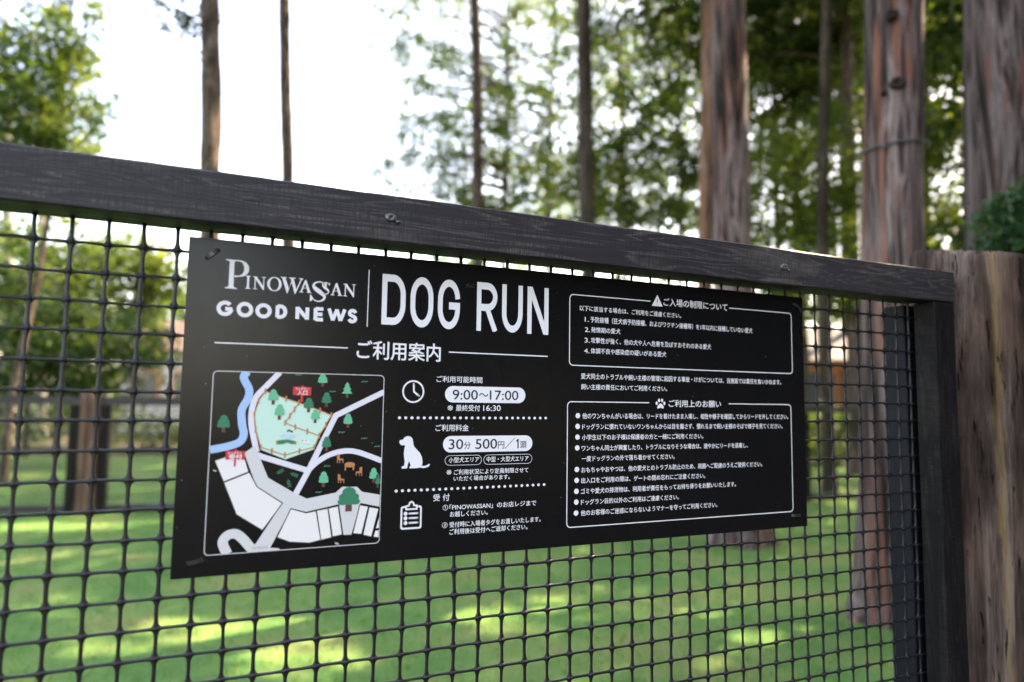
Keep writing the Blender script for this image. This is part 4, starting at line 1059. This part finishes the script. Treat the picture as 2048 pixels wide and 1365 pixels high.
# -- leafy trees behind
def leafy(name, label, px, depth, crowns, leaf_m, seed, r=0.09, bark_m=None, group=None, H=None, lean=0.0, cat="tree"):
    b_ = ground_at(px, depth)
    cr = []
    for cpx_, cpy, dd, rx, rz, nc, per, clr, ls in crowns:
        c = at(cpx_, cpy, depth + dd); cr.append((tuple(c), (rx, rx, rz), nc, per, clr, ls))
    top = max(c[0][2] + 0.5 * c[1][2] for c in cr)
    t_ = Vector((b_.x + lean, b_.y, H or top))
    return tree(name, label, b_, t_, r, r * 0.35, bark_m or M_DARKBARK, cr, leaf_m, seed, group, cat, flare=0.3, bend=0.25, seg=10, rings=24)
BACK = "leafy trees at the edge of the wood"
leafy("maple_tree", "airy light green tree at the left edge above the fence rail", 20, 9.0,
      [(10, 20, 0, 1.15, 1.3, 70, 44, .24, .05), (100, 190, 0, .78, .66, 52, 44, .22, .05), (60, 255, 0, .8, .35, 34, 44, .22, .05), (150, 60, 0, .5, .5, 16, 40, .2, .05), (-120, 150, 0, 1.0, 1.6, 60, 40, .28, .05)], M_LEAF, 31, 0.05, M_PINE, BACK, lean=0.35)
leafy("broadleaf_tree", "thin tree with sparse sky-filled leaves right of the white sky gap", 1010, 17.0,
      [(1010, 120, 0, 3.0, 3.6, 150, 46, .40, .066), (1030, 340, 0, 2.4, 2.0, 130, 46, .38, .066), (840, 330, 0, 1.3, 1.3, 80, 44, .32, .055), (850, 70, 0, 1.6, 1.7, 80, 44, .34, .055)], M_LEAF, 32, 0.09, M_PINE, BACK)
leafy("broadleaf_tree", "tree of open leaf clumps midway between the two dark thin trunks", 1100, 20.0,
      [(1120, 60, 0, 2.8, 3.0, 140, 50, .44, .07), (1090, 410, 0, 2.6, 1.6, 130, 50, .40, .07), (900, 200, 0, 2.4, 2.4, 70, 44, .40, .065)], M_LEAF, 33, 0.10, M_DARKBARK, BACK)
leafy("broadleaf_tree", "olive green tree just right of the dark trunk midway along the rail", 1245, 15.0,
      [(1290, 130, 0, 2.1, 2.6, 160, 56, .36, .066), (1270, 370, 0, 1.7, 1.3, 110, 54, .34, .062)], M_LEAF, 34, 0.07, M_DARKBARK, BACK)
leafy("broadleaf_tree", "dense green tree filling the gap behind the two grey trunks", 1600, 14.0,
      [(1600, 40, 0, 2.2, 2.2, 120, 60, .38, .07), (1560, 250, 0, 1.7, 1.5, 90, 60, .36, .07), (1680, 190, 0, 1.4, 1.6, 60, 60, .36, .07)], M_LEAF, 35, 0.11, M_DARKBARK, BACK)
leafy("broadleaf_tree", "sunlit yellow green tree low in front of the dense one", 1610, 11.0,
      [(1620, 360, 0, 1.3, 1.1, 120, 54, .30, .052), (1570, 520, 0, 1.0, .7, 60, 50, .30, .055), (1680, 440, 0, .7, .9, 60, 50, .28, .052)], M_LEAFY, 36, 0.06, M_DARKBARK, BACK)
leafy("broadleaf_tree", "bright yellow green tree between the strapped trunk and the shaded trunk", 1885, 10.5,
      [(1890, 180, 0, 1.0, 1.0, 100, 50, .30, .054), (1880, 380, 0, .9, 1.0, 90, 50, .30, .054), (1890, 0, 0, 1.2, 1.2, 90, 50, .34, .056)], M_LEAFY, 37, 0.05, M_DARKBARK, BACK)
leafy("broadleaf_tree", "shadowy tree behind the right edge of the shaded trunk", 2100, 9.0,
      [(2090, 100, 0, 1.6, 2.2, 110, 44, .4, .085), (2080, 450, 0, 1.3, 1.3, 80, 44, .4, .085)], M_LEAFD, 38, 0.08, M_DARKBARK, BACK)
leafy("broadleaf_tree", "dim green tree showing behind the thin reddish trunk", 1370, 18.0,
      [(1390, 100, 0, 2.4, 3.0, 110, 56, .46, .085), (1390, 400, 0, 1.8, 1.8, 70, 56, .44, .085)], M_LEAF, 39, 0.10, M_DARKBARK, BACK)
# low growth seen through the net, left of the board
SHR = "bushes behind the far fence"
leafy("leafy_bush", "green bush rising to the rail at the far left behind the net", 60, 13.0,
      [(40, 560, 0, 1.3, 1.5, 110, 40, .36, .075)], M_LEAF, 41, 0.05, None, SHR, cat="bush")
leafy("leafy_bush", "dark green bush left of the notice board, behind the log post of the far fence", 200, 12.0,
      [(190, 700, 0, 1.3, 1.0, 100, 44, .34, .075)], M_LEAFD, 42, 0.05, None, SHR, cat="bush")
leafy("leafy_bush", "dark bush between the pale birches and the log post of the far fence", 120, 14.5,
      [(110, 620, 0, 1.5, 1.5, 110, 44, .38, .08)], M_LEAFD, 47, 0.05, None, SHR, cat="bush")
leafy("leafy_bush", "pale green bush in front of the house left of the notice board", 270, 16.0,
      [(250, 570, 0, 1.3, 1.1, 70, 40, .4, .09), (330, 540, 0, .9, .6, 30, 36, .36, .09)], M_LEAFY, 43, 0.05, None, SHR, cat="bush")
leafy("leafy_bush", "shaded bush at the left edge, low behind the far fence", -40, 11.0,
      [(-20, 740, 0, 1.0, .9, 80, 44, .32, .07)], M_LEAFD, 44, 0.05, None, SHR, cat="bush")
leafy("leafy_bush", "green bush right of the notice board, between board and strapped trunk", 1660, 12.5,
      [(1650, 585, 0, 1.1, .55, 80, 40, .30, .06), (1670, 850, 0, .9, .25, 30, 40, .25, .06)], M_LEAF, 45, 0.05, None, SHR, cat="bush")
leafy("leafy_bush", "yellow green bush between the right hand trunks, just above the rail", 1860, 12.0,
      [(1870, 560, 0, 1.1, .9, 70, 36, .34, .07)], M_LEAFY, 46, 0.05, None, SHR, cat="bush")
# sunlit pale trunks far left
for px0, px1, d, w, lab, sd_ in ((22, 15, 16.0, 26, "pale sunlit birch trunk at the far left edge behind the net", 51), (88, 84, 18.0, 20, "thinner pale birch trunk beside the edge trunk, seen through the net", 52)):
    b_, t_, r_ = col_tree(px0, px1, d, w, 9)
    tree("birch_tree", lab, b_, t_, r_, r_ * .5, bark("birch_bark", (0.16, 0.13, 0.11), (0.42, 0.37, 0.33), (0.55, 0.5, 0.46), (0.3, 0.22, 0.17), .66, 5.0), [((b_.x, b_.y, 7.5), (1.6, 1.6, 2.0), 50, 36, .4, .09)], M_LEAF, sd_, "pale birches at the far left")
# trunks in the depth of the wood on the right
for px0, d, w, lab, sd_ in ((1655, 9.5, 24, "dark slim trunk right of the notice board, in front of the brown cabin", 53), (1240, 22.0, 16, "hair-thin dark trunk among sky-filled leaves right of the rail's middle", 54), (1850, 13.0, 13, "thin dark stem between the strapped and shaded trunks", 55), (1550, 15.0, 16, "thin dark trunk inside the dense green tree behind the grey trunks", 56)):
    b_, t_, r_ = col_tree(px0, px0, d, w, 10)
    tree("slender_tree", lab, b_, t_, r_, r_ * .6, M_DARKBARK, [((b_.x, b_.y, 9.0), (1.4, 1.4, 1.6), 40, 40, .45, .09)], M_LEAFD, sd_, "slender trunks deep in the wood")
# shade trees outside the picture whose crowns dapple the lawn
for x, y, zc, rr_, sd_ in ((9.5, 4.5, 8.5, 2.6, 61), (10.5, 8.5, 9.5, 3.0, 62), (13.5, 6.0, 10.5, 3.0, 63), (8.0, 1.5, 8.0, 2.2, 64), (14, 11, 11, 3.2, 65)):
    tree("cypress_tree", "tall shade tree of the wood right of the picture's edge", (x, y, 0), (x, y, zc + 2), 0.17, 0.06, M_CYPRESS, [((x, y, zc), (rr_, rr_, rr_ * .9), 80, 60, .6, .13)], M_CONIF, sd_, "shade trees of the wood beyond the right edge")
for x, y, zc, rr_, sd_ in ((7.0, -4.5, 5.0, 3.8, 71), (12.0, -4.0, 5.5, 4.2, 72), (8.0, -10, 6.0, 4.4, 74), (14.5, -8.0, 6.0, 4.4, 75), (5.0, -14, 5.0, 3.6, 76)):  # unseen trees added behind the camera to darken the board's reflection
    tree("broadleaf_tree", "dense dark evergreen on the path side behind the camera", (x, y, 0), (x, y, zc + 1), 0.15, 0.06, M_DARKBARK, [((x, y, zc), (rr_, rr_, zc * .95), 170, 60, 1.0, .30)], M_ADDED_LEAF, sd_, "unseen trees added behind the camera for dark reflections", limbs=False)
for px_, d_, zc, rr_, sd_, lab in ((1465, 14.0, 10.8, 3.0, 66, "tall shade tree straight behind the grey trunk with the fluted foot"), (1772, 11.5, 10.4, 3.0, 67, "tall shade tree straight behind the strapped trunk"), (1700, 18.0, 12.0, 3.4, 68, "tall shade tree deep in the wood, crown above the picture")):
    b_ = ground_at(px_, d_)
    tree("cypress_tree", lab, b_, b_ + Vector((0, 0, zc + 2)), 0.14, 0.05, M_CYPRESS, [((b_.x, b_.y, zc), (rr_, rr_, rr_ * .8), 90, 60, .6, .13)], M_CONIF, sd_, "shade trees standing behind nearer trunks")
rg = np.random.default_rng(88)
cl = []
for i in range(330):
    px = -160 + 2000 * i / 330; d = 15.6 - 0.0012 * px + rg.uniform(-.3, .5)
    p = ground_at(px, d); p.z = rg.uniform(0.1, 0.95) * (0.8 + 0.3 * math.sin(px * .011)); cl.append(tuple(p))
V, F, T = leaves_np(np.array(cl), rg.uniform(.3, .5, len(cl)), 40, 0.07, rg)
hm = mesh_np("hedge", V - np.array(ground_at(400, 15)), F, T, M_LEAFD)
tag(link("hedge", hm, None, ground_at(400, 15)), "long low dark hedge along the far edge of the lawn", "hedge")
# far-off wood
rg = np.random.default_rng(77)
cl, rd = [], []
for i in range(1250):
    px = rg.uniform(-500, 2600); d = rg.uniform(28, 44)
    top = 470 if px < 230 else (590 if px < 720 else (590 - (px - 720) * 1.0 if px < 1250 else max(-60, 60 - (px - 1250) * .5)))
    py = rg.uniform(top, 830)
    if px > 720 and py < 480 and rg.random() < .32: continue
    p = at(px, py, d)
    if p.z > 0.3: cl.append(tuple(p)); rd.append(rg.uniform(.8, 1.5))
V, F, T = leaves_np(np.array(cl), np.array(rd), 50, 0.20, rg)
tag(link("far_wood", mesh_np("far_wood", V, F, T, M_LEAF)), "far off green wood closing the view behind the trees", "wood", kind='stuff')

# ================================================================ FAR FENCE, HOUSES
def far_fence():
    A, B = ground_at(186, 7.0), ground_at(1750, 8.8)
    d = (B - A).normalized(); A0 = A - d * 6.0; B0 = B + d * 5.0
    root = thing("mesh_fence", A0, "low black fence crossing the lawn in the distance, behind the net", "fence")
    Hh = 1.18; sd_ = Vector((-d.y, d.x, 0))
    def plank(p, q, w, h, z0):
        V = []
        for P in (p, q):
            for s, z in ((-w / 2, z0), (w / 2, z0), (w / 2, z0 + h), (-w / 2, z0 + h)): V.append(P + sd_ * s + Vector((0, 0, z)))
        return V, [(0, 1, 5, 4), (1, 2, 6, 5), (2, 3, 7, 6), (3, 0, 4, 7), (3, 2, 1, 0), (4, 5, 6, 7)]
    obj("top_rail", plank(A0, B0, .06, .085, Hh - .085), M_RAIL, root); obj("bottom_rail", plank(A0, B0, .055, .07, .02), M_RAIL, root)
    parts = []
    L = (B0 - A0).length; n = int(L / .042)
    for i in range(n): p = A0 + d * (L * i / n); parts.append(plank(p, p + d * .0045, .004, Hh - .18, .092))
    for k in range(1, 26): parts.append(plank(A0, B0, .004, .0045, .092 + (Hh - .18) * k / 26))
    obj("netting", join(*parts), M_NET, root)
    for t in (-1.3, 0, 2.0, 4.0, 6.0, 8.0, 10):
        for e in (-.15, .15):
            p = A + d * (t + e); obj("board_post", plank(p - d * .035, p + d * .035, .075, Hh - .09, 0.002), M_POST, root)
        p = A + d * t
        if t in (0, 4.0, 8.0):
            o = obj("timber_post", trunk_vf(p + Vector((0, 0, -.02)), p + Vector((0, 0, Hh + .05)), .105, .10, t + 3, 16, 14, 0, 0, 0, .05), M_FARLOG, origin=p, smooth=True)
            tag(o, {0: "round brown log post of the far fence, left of the notice board", 4.0: "round brown log post of the far fence hidden behind the notice board", 8.0: "round brown log post of the far fence near the strapped trunk"}[t], "post", "log posts of the far fence")
M_FARLOG = bark("brown_log", (0.05, 0.03, 0.02), (0.12, 0.07, 0.05), (0.20, 0.125, 0.09), (0.17, 0.085, 0.05), .55)
far_fence()

def wall_mat(name, col, k=30):
    m, nt, b = new_mat(name, 0.8, col)
    c = ramp(nt, noise_tex(nt, coords(nt, (1.5, 1.5, k)), 1.0, 3, .6), [(.3, tuple(q * .75 for q in col)), (.7, tuple(min(1, q * 1.15) for q in col))])
    nt.links.new(c, b.inputs["Base Color"]); return m
def bx(lo, hi):
    x0, y0, z0 = lo; x1, y1, z1 = hi
    return [(x0, y0, z0), (x1, y0, z0), (x1, y1, z0), (x0, y1, z0), (x0, y0, z1), (x1, y0, z1), (x1, y1, z1), (x0, y1, z1)], [(3, 2, 1, 0), (4, 5, 6, 7), (0, 1, 5, 4), (1, 2, 6, 5), (2, 3, 7, 6), (3, 0, 4, 7)]
def house(name, label, px, depth, w, dpt, hw, hr, mw, mr, md, rot):
    c = ground_at(px, depth); root = thing(name, c, label, "house")
    mg = flat("window_glass", (0.06, 0.07, 0.08), 0.08)
    x0, x1, y0, y1 = c.x - w / 2, c.x + w / 2, c.y, c.y + dpt
    obj("wall", bx((x0, y0, 0), (x1, y1, hw)), mw, root)
    ov = .35
    V = [(x0 - ov, y0 - ov, hw + .003), (x1 + ov, y0 - ov, hw + .003), (x1 + ov, y1 + ov, hw + .003), (x0 - ov, y1 + ov, hw + .003), (x0 - ov, (y0 + y1) / 2, hw + hr), (x1 + ov, (y0 + y1) / 2, hw + hr)]
    obj("roof", (V, [(0, 1, 5, 4), (2, 3, 4, 5), (1, 2, 5), (3, 0, 4), (3, 2, 1, 0)]), mr, root)
    for i, fx in enumerate((.16, .42, .8)):
        cx_ = x0 + w * fx; win = obj("window", bx((cx_ - .45, y0 - .05, 1.0), (cx_ + .45, y0 - .003, 2.0)), md, root)
        obj("pane", bx((cx_ - .38, y0 - .06, 1.07), (cx_ + .38, y0 - .053, 1.93)), mg, win)
    obj("door", bx((x0 + w * .57, y0 - .05, .05), (x0 + w * .57 + .85, y0 - .004, 2.05)), md, root)
    root.rotation_euler = (0, 0, rot)
    return root
house("house", "pale house with an orange panel in the trees left of the notice board", 400, 22.0, 5.0, 4.0, 2.6, 1.2, wall_mat("pale_siding", (0.50, 0.45, 0.42)), flat("brown_roof", (0.10, 0.06, 0.045), .8), flat("orange_panel", (0.55, 0.22, 0.07), .6), R(-20))
house("timber_cabin", "orange brown timber cabin in the trees right of the notice board", 1660, 17.0, 4.0, 3.0, 2.3, 1.0, wall_mat("cedar_siding", (0.36, 0.13, 0.055)), flat("dark_roof", (0.05, 0.04, 0.035), .8), flat("dark_frame", (0.06, 0.04, 0.03), .6), R(-30))
